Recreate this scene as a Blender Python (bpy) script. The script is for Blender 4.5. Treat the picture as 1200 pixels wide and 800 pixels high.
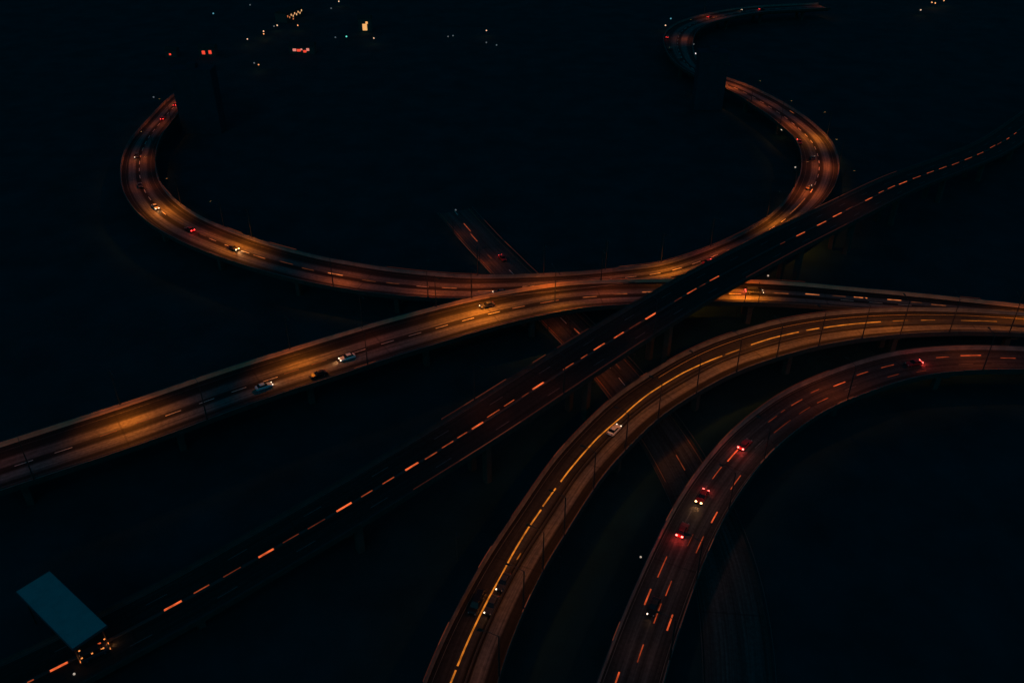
import bpy, bmesh, math, random
from mathutils import Vector
for o in list(bpy.data.objects): bpy.data.objects.remove(o)
scene = bpy.context.scene
C = scene.collection
R = math.radians
random.seed(7)

# ------------------------------------------------------------------ camera
cam_d = bpy.data.cameras.new('camera'); cam = bpy.data.objects.new('camera', cam_d); C.objects.link(cam)
CAM_H = 140.0
cam.location = (0, 0, CAM_H)
cam.rotation_euler = (R(90) - math.atan(0.64), 0, 0)
cam_d.sensor_width = 36.0; cam_d.lens = 30.0
cam_d.clip_start = 0.5; cam_d.clip_end = 12000
scene.camera = cam

# ------------------------------------------------------------------ night sky, faint moonlight, exposure
world = bpy.data.worlds.new('World'); scene.world = world; world.use_nodes = True
wn = world.node_tree.nodes; wl = world.node_tree.links
bg = wn['Background']
sky = wn.new('ShaderNodeTexSky'); sky.sky_type = 'NISHITA'; sky.sun_disc = False
SUN_EL, SUN_ROT = R(35), R(200)
sky.sun_elevation = SUN_EL; sky.sun_rotation = SUN_ROT
tint = wn.new('ShaderNodeMix'); tint.data_type = 'RGBA'; tint.blend_type = 'MULTIPLY'
tint.inputs[0].default_value = 1.0
tint.inputs[7].default_value = (0.0, 0.76, 0.92, 1)
wl.new(sky.outputs[0], tint.inputs[6]); wl.new(tint.outputs[2], bg.inputs[0])
bg.inputs[1].default_value = SKY_STRENGTH = 0.0165
sun_d = bpy.data.lights.new('moon', 'SUN'); sun = bpy.data.objects.new('moon', sun_d); C.objects.link(sun)
sun_d.energy = 0.03; sun_d.angle = R(0.5); sun_d.color = (0.05, 0.6, 1.0)
sun.rotation_euler = (R(90) - SUN_EL, 0, R(180) - SUN_ROT)
scene.view_settings.view_transform = 'Standard'; scene.view_settings.look = 'None'
scene.view_settings.exposure = 0; scene.view_settings.gamma = 1
LAMP_POWER = 5800.0

ROADS = {
  'A': [[-167.05, 467.25, 15.3, 8.0], [-167.55, 464.28, 14.99, 8.0], [-168.02, 461.32, 14.67, 8.0], [-168.47, 458.35, 14.37, 8.0], [-168.87, 455.37, 14.07, 8.0], [-169.22, 452.38, 13.79, 8.0], [-169.52, 449.39, 13.53, 8.0], [-169.76, 446.4, 13.28, 8.0], [-169.95, 443.4, 13.06, 8.0], [-170.09, 440.4, 12.86, 8.0], [-170.18, 437.4, 12.69, 8.0], [-170.23, 434.39, 12.55, 8.0], [-170.25, 431.39, 12.44, 8.0], [-170.24, 428.38, 12.35, 8.0], [-170.19, 425.38, 12.29, 8.0], [-170.1, 422.37, 12.26, 8.0], [-169.97, 419.37, 12.25, 8.0], [-169.8, 416.37, 12.27, 8.0], [-169.59, 413.38, 12.3, 8.0], [-169.34, 410.38, 12.35, 8.0], [-169.08, 407.39, 12.4, 8.0], [-168.82, 404.39, 12.47, 8.0], [-168.57, 401.4, 12.55, 8.0], [-168.33, 398.4, 12.63, 8.0], [-168.12, 395.41, 12.71, 8.0], [-167.9, 392.41, 12.8, 8.0], [-167.68, 389.41, 12.89, 8.0], [-167.42, 386.42, 12.97, 8.0], [-167.12, 383.43, 13.06, 8.0], [-166.76, 380.45, 13.14, 8.0], [-166.34, 377.47, 13.22, 8.0], [-165.87, 374.5, 13.3, 8.0], [-165.34, 371.55, 13.38, 8.0], [-164.75, 368.6, 13.45, 8.0], [-164.12, 365.66, 13.52, 8.0], [-163.44, 362.73, 13.59, 8.0], [-162.72, 359.82, 13.66, 8.0], [-161.95, 356.91, 13.72, 8.0], [-161.13, 354.02, 13.78, 8.0], [-160.27, 351.14, 13.84, 8.0], [-159.36, 348.28, 13.89, 8.0], [-158.41, 345.43, 13.94, 8.0], [-157.42, 342.59, 13.99, 8.0], [-156.39, 339.77, 14.04, 8.0], [-155.32, 336.96, 14.1, 8.0], [-154.2, 334.18, 14.15, 8.0], [-153.03, 331.41, 14.21, 8.0], [-151.82, 328.66, 14.28, 8.0], [-150.56, 325.93, 14.36, 8.0], [-149.24, 323.23, 14.44, 8.0], [-147.86, 320.56, 14.53, 8.0], [-146.43, 317.92, 14.63, 8.0], [-144.94, 315.31, 14.74, 8.0], [-143.4, 312.73, 14.86, 8.0], [-141.8, 310.19, 14.98, 8.0], [-140.15, 307.68, 15.11, 8.0], [-138.44, 305.2, 15.24, 8.0], [-136.69, 302.76, 15.37, 8.0], [-134.88, 300.36, 15.5, 8.0], [-133.03, 297.99, 15.63, 8.0], [-131.13, 295.66, 15.75, 8.0], [-129.18, 293.38, 15.86, 8.0], [-127.18, 291.14, 15.97, 8.0], [-125.12, 288.95, 16.07, 8.0], [-123.0, 286.82, 16.16, 8.0], [-120.83, 284.75, 16.24, 8.0], [-118.61, 282.72, 16.31, 8.0], [-116.35, 280.74, 16.37, 8.0], [-114.05, 278.8, 16.42, 8.0], [-111.71, 276.92, 16.46, 8.0], [-109.34, 275.07, 16.5, 8.0], [-106.93, 273.27, 16.53, 8.0], [-104.5, 271.51, 16.55, 8.0], [-102.05, 269.77, 16.57, 8.0], [-99.59, 268.05, 16.58, 8.0], [-97.11, 266.36, 16.59, 8.0], [-94.6, 264.7, 16.61, 8.0], [-92.07, 263.08, 16.62, 8.0], [-89.51, 261.5, 16.64, 8.0], [-86.93, 259.96, 16.66, 8.0], [-84.33, 258.46, 16.69, 8.0], [-81.7, 257.0, 16.71, 8.0], [-79.06, 255.58, 16.74, 8.0], [-76.39, 254.2, 16.78, 8.0], [-73.7, 252.85, 16.81, 8.0], [-70.99, 251.55, 16.85, 8.0], [-68.26, 250.29, 16.88, 8.0], [-65.51, 249.1, 16.91, 8.0], [-62.72, 247.97, 16.94, 8.0], [-59.91, 246.91, 16.96, 8.0], [-57.08, 245.9, 16.98, 8.0], [-54.24, 244.91, 16.99, 8.0], [-51.4, 243.94, 16.99, 8.0], [-48.54, 243.01, 16.99, 8.0], [-45.67, 242.13, 16.97, 8.0], [-42.77, 241.33, 16.94, 8.0], [-39.86, 240.59, 16.9, 8.0], [-36.93, 239.92, 16.84, 8.0], [-33.99, 239.32, 16.76, 8.0], [-31.04, 238.76, 16.66, 8.0], [-28.07, 238.27, 16.53, 8.0], [-25.1, 237.83, 16.38, 8.0], [-22.12, 237.46, 16.19, 8.0], [-19.13, 237.16, 15.97, 8.0], [-16.13, 236.97, 15.72, 8.0], [-13.13, 236.91, 15.43, 8.0], [-10.12, 236.99, 15.11, 8.0], [-7.12, 237.19, 14.77, 8.0], [-4.13, 237.48, 14.4, 8.0], [-1.15, 237.82, 14.02, 8.0], [1.83, 238.19, 13.62, 8.0], [4.81, 238.57, 13.23, 8.0], [7.79, 238.97, 12.85, 8.0], [10.77, 239.39, 12.49, 8.0], [13.74, 239.83, 12.14, 8.0], [16.71, 240.29, 11.83, 8.0], [19.67, 240.77, 11.56, 8.0], [22.63, 241.29, 11.33, 8.0], [25.58, 241.87, 11.13, 8.0], [28.52, 242.49, 10.97, 8.0], [31.45, 243.16, 10.85, 8.0], [34.37, 243.86, 10.75, 8.0], [37.29, 244.57, 10.67, 8.0], [40.22, 245.27, 10.61, 8.0], [43.13, 245.99, 10.55, 8.0], [46.03, 246.78, 10.49, 8.0], [48.88, 247.72, 10.42, 8.0], [51.66, 248.87, 10.34, 8.0], [54.34, 250.22, 10.24, 8.0], [56.95, 251.72, 10.13, 8.0], [59.49, 253.32, 10.01, 8.0], [61.99, 254.99, 9.89, 8.0], [64.45, 256.72, 9.76, 8.0], [66.89, 258.47, 9.63, 8.0], [69.3, 260.26, 9.51, 8.0], [71.69, 262.08, 9.42, 8.0], [74.05, 263.94, 9.34, 8.0], [76.38, 265.84, 9.29, 8.0], [78.67, 267.78, 9.28, 8.0], [80.93, 269.76, 9.3, 8.0], [83.18, 271.76, 9.35, 8.0], [85.41, 273.78, 9.45, 8.0], [87.62, 275.81, 9.57, 8.0], [89.81, 277.87, 9.74, 8.0], [91.97, 279.95, 9.93, 8.0], [94.1, 282.08, 10.15, 8.0], [96.18, 284.24, 10.4, 8.0], [98.21, 286.46, 10.67, 8.0], [100.19, 288.72, 10.96, 8.0], [102.11, 291.03, 11.25, 8.0], [103.98, 293.38, 11.56, 8.0], [105.79, 295.78, 11.87, 8.0], [107.56, 298.2, 12.18, 8.0], [109.29, 300.66, 12.48, 8.0], [110.97, 303.15, 12.78, 8.0], [112.6, 305.68, 13.07, 8.0], [114.18, 308.24, 13.34, 8.0], [115.7, 310.83, 13.6, 8.0], [117.17, 313.44, 13.85, 8.0], [118.6, 316.09, 14.07, 8.0], [119.98, 318.76, 14.28, 8.0], [121.32, 321.45, 14.46, 8.0], [122.62, 324.16, 14.63, 8.0], [123.87, 326.89, 14.78, 8.0], [125.07, 329.64, 14.91, 8.0], [126.22, 332.42, 15.03, 8.0], [127.31, 335.22, 15.13, 8.0], [128.34, 338.04, 15.22, 8.0], [129.31, 340.89, 15.29, 8.0], [130.21, 343.75, 15.36, 8.0], [131.04, 346.64, 15.41, 8.0], [131.81, 349.54, 15.46, 8.0], [132.53, 352.46, 15.51, 8.0], [133.19, 355.39, 15.56, 8.0], [133.79, 358.34, 15.61, 8.0], [134.34, 361.29, 15.66, 8.0], [134.82, 364.26, 15.72, 8.0], [135.23, 367.23, 15.79, 8.0], [135.55, 370.22, 15.86, 8.0], [135.77, 373.22, 15.95, 8.0], [135.88, 376.22, 16.04, 8.0], [135.89, 379.23, 16.14, 8.0], [135.8, 382.23, 16.25, 8.0], [135.63, 385.23, 16.37, 8.0], [135.41, 388.22, 16.49, 8.0], [135.16, 391.22, 16.61, 8.0], [134.91, 394.21, 16.73, 8.0], [134.64, 397.21, 16.85, 8.0], [134.34, 400.2, 16.96, 8.0], [133.99, 403.18, 17.05, 8.0], [133.56, 406.15, 17.14, 8.0], [133.07, 409.12, 17.2, 8.0], [132.53, 412.07, 17.25, 8.0], [131.94, 415.02, 17.28, 8.0], [131.32, 417.96, 17.29, 8.0], [130.67, 420.89, 17.27, 8.0], [130.01, 423.83, 17.23, 8.0], [129.33, 426.75, 17.17, 8.0], [128.63, 429.67, 17.08, 8.0], [127.9, 432.59, 16.97, 8.0], [127.12, 435.49, 16.83, 8.0], [126.3, 438.38, 16.68, 8.0], [125.43, 441.26, 16.5, 8.0], [124.52, 444.12, 16.31, 8.0], [123.57, 446.97, 16.11, 8.0], [122.59, 449.81, 15.89, 8.0], [121.55, 452.63, 15.67, 8.0], [120.45, 455.43, 15.45, 8.0], [119.26, 458.19, 15.23, 8.0], [117.96, 460.9, 15.02, 8.0], [116.56, 463.56, 14.81, 8.0], [115.1, 466.18, 14.62, 8.0], [113.63, 468.8, 14.45, 8.0], [112.22, 471.45, 14.3, 8.0], [110.9, 474.15, 14.17, 8.0], [109.69, 476.9, 14.07, 8.0], [108.59, 479.7, 13.99, 8.0], [107.57, 482.52, 13.95, 8.0], [106.62, 485.38, 13.94, 8.0], [105.74, 488.25, 13.96, 8.0], [104.91, 491.13, 14.01, 8.0], [104.15, 494.04, 14.09, 8.0], [103.48, 496.97, 14.19, 8.0], [102.92, 499.92, 14.33, 8.0], [102.47, 502.89, 14.49, 8.0], [102.14, 505.88, 14.67, 8.0], [101.91, 508.87, 14.87, 8.0], [101.76, 511.88, 15.09, 8.0], [101.69, 514.88, 15.33, 8.0], [101.68, 517.88, 15.57, 8.0], [101.73, 520.89, 15.82, 8.0], [101.82, 523.89, 16.08, 8.0], [101.96, 526.89, 16.33, 8.0], [102.13, 529.89, 16.59, 8.0], [102.33, 532.89, 16.84, 8.0], [102.56, 535.89, 17.09, 8.0], [102.82, 538.88, 17.34, 8.0], [103.11, 541.87, 17.57, 8.0], [103.44, 544.86, 17.8, 8.0], [103.8, 547.84, 18.02, 8.0], [104.2, 550.82, 18.23, 8.0], [104.64, 553.79, 18.44, 8.0], [105.11, 556.76, 18.64, 8.0], [105.63, 559.72, 18.84, 8.0], [106.19, 562.67, 19.04, 8.0], [106.79, 565.61, 19.23, 8.0], [107.44, 568.55, 19.43, 8.0], [108.14, 571.47, 19.62, 8.0], [108.89, 574.38, 19.82, 8.0], [109.69, 577.28, 20.01, 8.0], [110.55, 580.16, 20.21, 8.0], [111.48, 583.01, 20.41, 8.0], [112.49, 585.84, 20.61, 8.0], [113.58, 588.64, 20.81, 8.0], [114.75, 591.41, 21.01, 8.0], [116.0, 594.14, 21.21, 8.0], [117.33, 596.84, 21.4, 8.0], [118.74, 599.49, 21.58, 8.0], [120.23, 602.1, 21.75, 8.0], [121.8, 604.66, 21.91, 8.0], [123.46, 607.17, 22.05, 8.0], [125.19, 609.62, 22.17, 8.0], [127.02, 612.01, 22.26, 8.0], [128.92, 614.34, 22.33, 8.0], [130.89, 616.6, 22.38, 8.0], [132.93, 618.81, 22.39, 8.0], [135.03, 620.96, 22.38, 8.0], [137.18, 623.06, 22.33, 8.0], [139.37, 625.11, 22.26, 8.0], [141.6, 627.12, 22.15, 8.0], [143.86, 629.1, 22.03, 8.0], [146.15, 631.05, 21.87, 8.0], [148.47, 632.96, 21.7, 8.0], [150.81, 634.84, 21.52, 8.0], [153.18, 636.69, 21.32, 8.0], [155.58, 638.5, 21.12, 8.0], [158.0, 640.28, 20.92, 8.0], [160.45, 642.01, 20.72, 8.0], [162.93, 643.71, 20.54, 8.0], [165.44, 645.36, 20.36, 8.0], [168.0, 646.95, 20.2, 8.0], [170.59, 648.46, 20.06, 8.0], [173.25, 649.86, 19.93, 8.0], [175.96, 651.16, 19.83, 8.0], [178.72, 652.34, 19.74, 8.0], [181.53, 653.42, 19.66, 8.0], [184.36, 654.41, 19.6, 8.0], [187.22, 655.33, 19.55, 8.0], [190.1, 656.19, 19.5, 8.0], [193.0, 656.99, 19.45, 8.0], [195.91, 657.75, 19.41, 8.0], [198.82, 658.48, 19.35, 8.0], [201.75, 659.17, 19.3, 8.0], [204.67, 659.84, 19.23, 8.0], [207.61, 660.5, 19.16, 8.0], [210.54, 661.14, 19.08, 8.0], [213.48, 661.77, 18.99, 8.0], [216.42, 662.39, 18.89, 8.0], [219.36, 663.02, 18.78, 8.0], [222.3, 663.63, 18.66, 8.0], [225.24, 664.25, 18.54, 8.0], [228.18, 664.88, 18.42, 8.0], [231.12, 665.5, 18.29, 8.0]],
  'B': [[-125.14, 144.93, 18.49, 9.0], [-122.66, 146.65, 18.58, 9.0], [-120.17, 148.35, 18.67, 9.0], [-117.67, 150.04, 18.76, 9.0], [-115.15, 151.7, 18.85, 9.0], [-112.62, 153.35, 18.94, 9.0], [-110.08, 154.99, 19.02, 9.0], [-107.55, 156.63, 19.11, 9.0], [-105.01, 158.27, 19.18, 9.0], [-102.48, 159.91, 19.25, 9.0], [-99.95, 161.57, 19.31, 9.0], [-97.43, 163.23, 19.36, 9.0], [-94.92, 164.91, 19.4, 9.0], [-92.43, 166.61, 19.43, 9.0], [-89.96, 168.34, 19.44, 9.0], [-87.5, 170.1, 19.45, 9.0], [-85.06, 171.88, 19.44, 9.0], [-82.63, 173.67, 19.42, 9.0], [-80.21, 175.47, 19.4, 9.0], [-77.77, 177.25, 19.38, 9.0], [-75.33, 179.03, 19.36, 9.0], [-72.87, 180.77, 19.34, 9.0], [-70.38, 182.49, 19.33, 9.0], [-67.88, 184.18, 19.33, 9.0], [-65.35, 185.83, 19.33, 9.0], [-62.81, 187.46, 19.35, 9.0], [-60.25, 189.06, 19.37, 9.0], [-57.69, 190.66, 19.4, 9.0], [-55.14, 192.27, 19.43, 9.0], [-52.59, 193.88, 19.47, 9.0], [-50.04, 195.5, 19.5, 9.0], [-47.49, 197.12, 19.54, 9.0], [-44.94, 198.75, 19.56, 9.0], [-42.39, 200.36, 19.58, 9.0], [-39.84, 201.97, 19.59, 9.0], [-37.27, 203.55, 19.58, 9.0], [-34.68, 205.11, 19.55, 9.0], [-32.07, 206.63, 19.51, 9.0], [-29.45, 208.13, 19.46, 9.0], [-26.83, 209.62, 19.38, 9.0], [-24.19, 211.1, 19.29, 9.0], [-21.56, 212.57, 19.19, 9.0], [-18.92, 214.03, 19.07, 9.0], [-16.27, 215.48, 18.94, 9.0], [-13.61, 216.91, 18.8, 9.0], [-10.93, 218.31, 18.65, 9.0], [-8.23, 219.66, 18.49, 9.0], [-5.5, 220.94, 18.32, 9.0], [-2.74, 222.16, 18.16, 9.0], [0.05, 223.33, 17.98, 9.0], [2.85, 224.44, 17.81, 9.0], [5.67, 225.52, 17.63, 9.0], [8.51, 226.56, 17.45, 9.0], [11.36, 227.57, 17.28, 9.0], [14.23, 228.49, 17.11, 9.0], [17.14, 229.31, 16.94, 9.0], [20.08, 229.98, 16.77, 9.0], [23.05, 230.5, 16.61, 9.0], [26.04, 230.91, 16.46, 9.0], [29.04, 231.24, 16.31, 9.0], [32.05, 231.52, 16.17, 9.0], [35.06, 231.77, 16.03, 9.0], [38.07, 231.99, 15.9, 9.0], [41.08, 232.19, 15.78, 9.0], [44.1, 232.38, 15.66, 9.0], [47.11, 232.55, 15.55, 9.0], [50.13, 232.71, 15.44, 9.0], [53.14, 232.84, 15.34, 8.97], [56.16, 232.95, 15.24, 8.93], [59.18, 233.02, 15.14, 8.9], [62.2, 233.06, 15.05, 8.86], [65.22, 233.05, 14.95, 8.83], [68.23, 233.01, 14.86, 8.8], [71.25, 232.92, 14.76, 8.76], [74.27, 232.8, 14.67, 8.73], [77.28, 232.65, 14.57, 8.7], [80.3, 232.45, 14.47, 8.66], [83.31, 232.22, 14.37, 8.63], [86.31, 231.95, 14.26, 8.6], [89.31, 231.62, 14.14, 8.56], [92.31, 231.24, 14.02, 8.53], [95.3, 230.8, 13.89, 8.5], [98.28, 230.33, 13.76, 8.46], [101.26, 229.83, 13.61, 8.43], [104.24, 229.34, 13.46, 8.4], [107.22, 228.86, 13.3, 8.36], [110.2, 228.42, 13.13, 8.33], [113.19, 227.99, 12.95, 8.3], [116.18, 227.57, 12.77, 8.26], [119.17, 227.15, 12.59, 8.23], [122.16, 226.72, 12.4, 8.2], [125.14, 226.26, 12.21, 8.17], [128.13, 225.78, 12.02, 8.13], [131.1, 225.28, 11.84, 8.1], [134.07, 224.75, 11.66, 8.07], [137.04, 224.2, 11.48, 8.03], [140.01, 223.63, 11.3, 8.0], [142.97, 223.03, 11.13, 8.0], [145.92, 222.43, 10.97, 8.0], [148.88, 221.81, 10.81, 8.0], [151.83, 221.17, 10.65, 8.0], [154.78, 220.52, 10.5, 8.0], [157.72, 219.86, 10.36, 8.0], [160.67, 219.18, 10.22, 8.0], [163.61, 218.49, 10.08, 8.0], [166.54, 217.8, 9.94, 8.0], [169.48, 217.1, 9.8, 8.0]],
  'C': [[-102.5, 88.68, 14.5, 3.0], [-100.02, 90.41, 14.5, 2.99], [-97.55, 92.13, 14.5, 2.99], [-95.09, 93.86, 14.5, 2.98], [-92.62, 95.59, 14.5, 2.98], [-90.16, 97.33, 14.5, 2.99], [-87.71, 99.09, 14.5, 3.03], [-85.28, 100.87, 14.5, 3.11], [-82.85, 102.66, 14.5, 3.24], [-80.43, 104.44, 14.5, 3.43], [-77.99, 106.21, 14.5, 3.66], [-75.52, 107.94, 14.5, 3.92], [-73.03, 109.65, 14.5, 4.21], [-70.54, 111.33, 14.5, 4.53], [-68.04, 113.02, 14.5, 4.88], [-65.55, 114.72, 14.5, 5.26], [-63.08, 116.44, 14.5, 5.67], [-60.61, 118.16, 14.5, 6.11], [-58.14, 119.9, 14.5, 6.57], [-55.67, 121.63, 14.5, 7.05], [-53.2, 123.35, 14.5, 7.54], [-50.73, 125.07, 14.5, 8.03], [-48.24, 126.77, 14.5, 8.53], [-45.75, 128.47, 14.5, 9.04], [-43.26, 130.17, 14.5, 9.54], [-40.79, 131.89, 14.5, 10.03], [-38.33, 133.63, 14.5, 10.5], [-35.89, 135.41, 14.5, 10.95], [-33.49, 137.23, 14.5, 11.36], [-31.12, 139.08, 14.5, 11.74], [-28.77, 140.97, 14.5, 12.09], [-26.43, 142.87, 14.5, 12.43], [-24.1, 144.78, 14.5, 12.77], [-21.77, 146.69, 14.5, 13.1], [-19.44, 148.6, 14.5, 13.43], [-17.11, 150.52, 14.5, 13.76], [-14.79, 152.44, 14.5, 14.08], [-12.48, 154.37, 14.5, 14.4], [-10.18, 156.32, 14.5, 14.7], [-7.91, 158.3, 14.5, 14.99], [-5.66, 160.31, 14.5, 15.27], [-3.43, 162.33, 14.5, 15.53], [-1.22, 164.38, 14.5, 15.77], [0.97, 166.45, 14.5, 15.99], [3.15, 168.54, 14.5, 16.19], [5.31, 170.63, 14.5, 16.37], [7.47, 172.74, 14.5, 16.52], [9.61, 174.85, 14.5, 16.65], [11.75, 176.98, 14.5, 16.77], [13.88, 179.11, 14.5, 16.88], [16.01, 181.24, 14.5, 16.97], [18.14, 183.38, 14.5, 17.07], [20.26, 185.51, 14.5, 17.15], [22.39, 187.65, 14.5, 17.24], [24.52, 189.78, 14.5, 17.33], [26.65, 191.91, 14.5, 17.43], [28.79, 194.03, 14.5, 17.53], [30.94, 196.14, 14.5, 17.63], [33.1, 198.25, 14.5, 17.74], [35.25, 200.35, 14.5, 17.83], [37.41, 202.46, 14.5, 17.91], [39.55, 204.58, 14.5, 17.97], [41.68, 206.71, 14.5, 18.0], [43.8, 208.85, 14.5, 18.02], [45.92, 210.99, 14.5, 18.02], [48.05, 213.13, 14.5, 18.02], [50.18, 215.26, 14.5, 18.02], [52.32, 217.38, 14.5, 18.01], [54.48, 219.48, 14.5, 18.01], [56.66, 221.56, 14.5, 18.01], [58.85, 223.63, 14.5, 18.0], [61.05, 225.69, 14.5, 17.98], [63.25, 227.75, 14.5, 17.96], [65.45, 229.81, 14.5, 17.93], [67.65, 231.86, 14.5, 17.89], [69.86, 233.92, 14.5, 17.86], [72.06, 235.98, 14.5, 17.82], [74.26, 238.03, 14.5, 17.79], [76.46, 240.09, 14.5, 17.75], [78.67, 242.14, 14.5, 17.71], [80.88, 244.2, 14.5, 17.67], [83.08, 246.25, 14.5, 17.63], [85.29, 248.29, 14.5, 17.59], [87.51, 250.34, 14.5, 17.54], [89.74, 252.37, 14.5, 17.5], [91.97, 254.39, 14.5, 17.45], [94.21, 256.4, 14.5, 17.4], [96.46, 258.41, 14.5, 17.34], [98.71, 260.42, 14.5, 17.27], [100.94, 262.44, 14.5, 17.19], [103.16, 264.48, 14.5, 17.08], [105.35, 266.55, 14.5, 16.96], [107.53, 268.63, 14.5, 16.82], [109.69, 270.73, 14.5, 16.67], [111.83, 272.85, 14.5, 16.51], [113.97, 274.97, 14.5, 16.34], [116.11, 277.1, 14.5, 16.17], [118.24, 279.23, 14.5, 15.99], [120.37, 281.36, 14.5, 15.82], [122.5, 283.49, 14.5, 15.64], [124.65, 285.61, 14.5, 15.48], [126.79, 287.72, 14.5, 15.31], [128.95, 289.83, 14.5, 15.15], [131.11, 291.92, 14.5, 15.01], [133.29, 294.01, 14.5, 14.87], [135.48, 296.08, 14.5, 14.74], [137.67, 298.15, 14.5, 14.61], [139.88, 300.2, 14.5, 14.5], [142.1, 302.23, 14.5, 14.39], [144.35, 304.24, 14.5, 14.28], [146.61, 306.23, 14.5, 14.18], [148.9, 308.19, 14.5, 14.08], [151.21, 310.12, 14.5, 13.98], [153.55, 312.03, 14.5, 13.88], [155.91, 313.9, 14.5, 13.79], [158.29, 315.75, 14.5, 13.7], [160.68, 317.58, 14.5, 13.6], [163.07, 319.41, 14.5, 13.51], [165.47, 321.24, 14.5, 13.41], [167.86, 323.08, 14.5, 13.3], [170.23, 324.93, 14.5, 13.19], [172.59, 326.81, 14.5, 13.06], [174.94, 328.7, 14.5, 12.92], [177.26, 330.62, 14.5, 12.76], [179.58, 332.55, 14.5, 12.6], [181.88, 334.49, 14.5, 12.43], [184.18, 336.44, 14.5, 12.25], [186.47, 338.4, 14.5, 12.06], [188.75, 340.37, 14.5, 11.88], [191.02, 342.35, 14.5, 11.69], [193.29, 344.33, 14.5, 11.51], [195.56, 346.32, 14.5, 11.32], [197.81, 348.31, 14.5, 11.15], [200.06, 350.32, 14.5, 10.98], [202.31, 352.33, 14.5, 10.82], [204.54, 354.36, 14.5, 10.67], [206.75, 356.4, 14.5, 10.52], [208.94, 358.47, 14.5, 10.38], [211.11, 360.56, 14.5, 10.25], [213.26, 362.68, 14.5, 10.13], [215.38, 364.82, 14.5, 10.01], [217.47, 366.98, 14.5, 9.89], [219.55, 369.17, 14.5, 9.78], [221.61, 371.37, 14.5, 9.67], [223.66, 373.58, 14.5, 9.56], [225.7, 375.8, 14.5, 9.46], [227.73, 378.02, 14.5, 9.36], [229.75, 380.25, 14.5, 9.26], [231.78, 382.49, 14.5, 9.18], [233.81, 384.71, 14.5, 9.09], [235.84, 386.94, 14.5, 9.02], [237.87, 389.17, 14.5, 8.94], [239.91, 391.39, 14.5, 8.87], [241.95, 393.6, 14.5, 8.8], [243.99, 395.82, 14.5, 8.73], [246.04, 398.03, 14.5, 8.67], [248.08, 400.25, 14.5, 8.61], [250.12, 402.46, 14.5, 8.55], [252.16, 404.69, 14.5, 8.49], [254.19, 406.91, 14.5, 8.43], [256.21, 409.14, 14.5, 8.37], [258.23, 411.38, 14.5, 8.32], [260.24, 413.62, 14.5, 8.26], [262.25, 415.87, 14.5, 8.21], [264.24, 418.13, 14.5, 8.16], [266.23, 420.4, 14.5, 8.11], [268.21, 422.67, 14.5, 8.06], [270.18, 424.95, 14.5, 8.01], [272.14, 427.24, 14.5, 7.96], [274.09, 429.53, 14.5, 7.92], [276.04, 431.84, 14.5, 7.87], [277.98, 434.14, 14.5, 7.83], [279.91, 436.45, 14.5, 7.79], [281.84, 438.77, 14.5, 7.74], [283.76, 441.09, 14.5, 7.7], [285.69, 443.41, 14.5, 7.66], [287.61, 445.73, 14.5, 7.62], [289.52, 448.06, 14.5, 7.58], [291.44, 450.38, 14.5, 7.54], [293.35, 452.71, 14.5, 7.5], [295.26, 455.04, 14.5, 7.47], [297.17, 457.37, 14.5, 7.43], [299.08, 459.7, 14.5, 7.39], [300.99, 462.03, 14.5, 7.35], [302.9, 464.36, 14.5, 7.31], [304.81, 466.69, 14.5, 7.27], [306.72, 469.02, 14.5, 7.23], [308.63, 471.36, 14.5, 7.2], [310.55, 473.68, 14.5, 7.16], [312.46, 476.01, 14.5, 7.12], [314.37, 478.34, 14.5, 7.08], [316.29, 480.67, 14.5, 7.04], [318.21, 482.99, 14.5, 7.0]],
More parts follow.
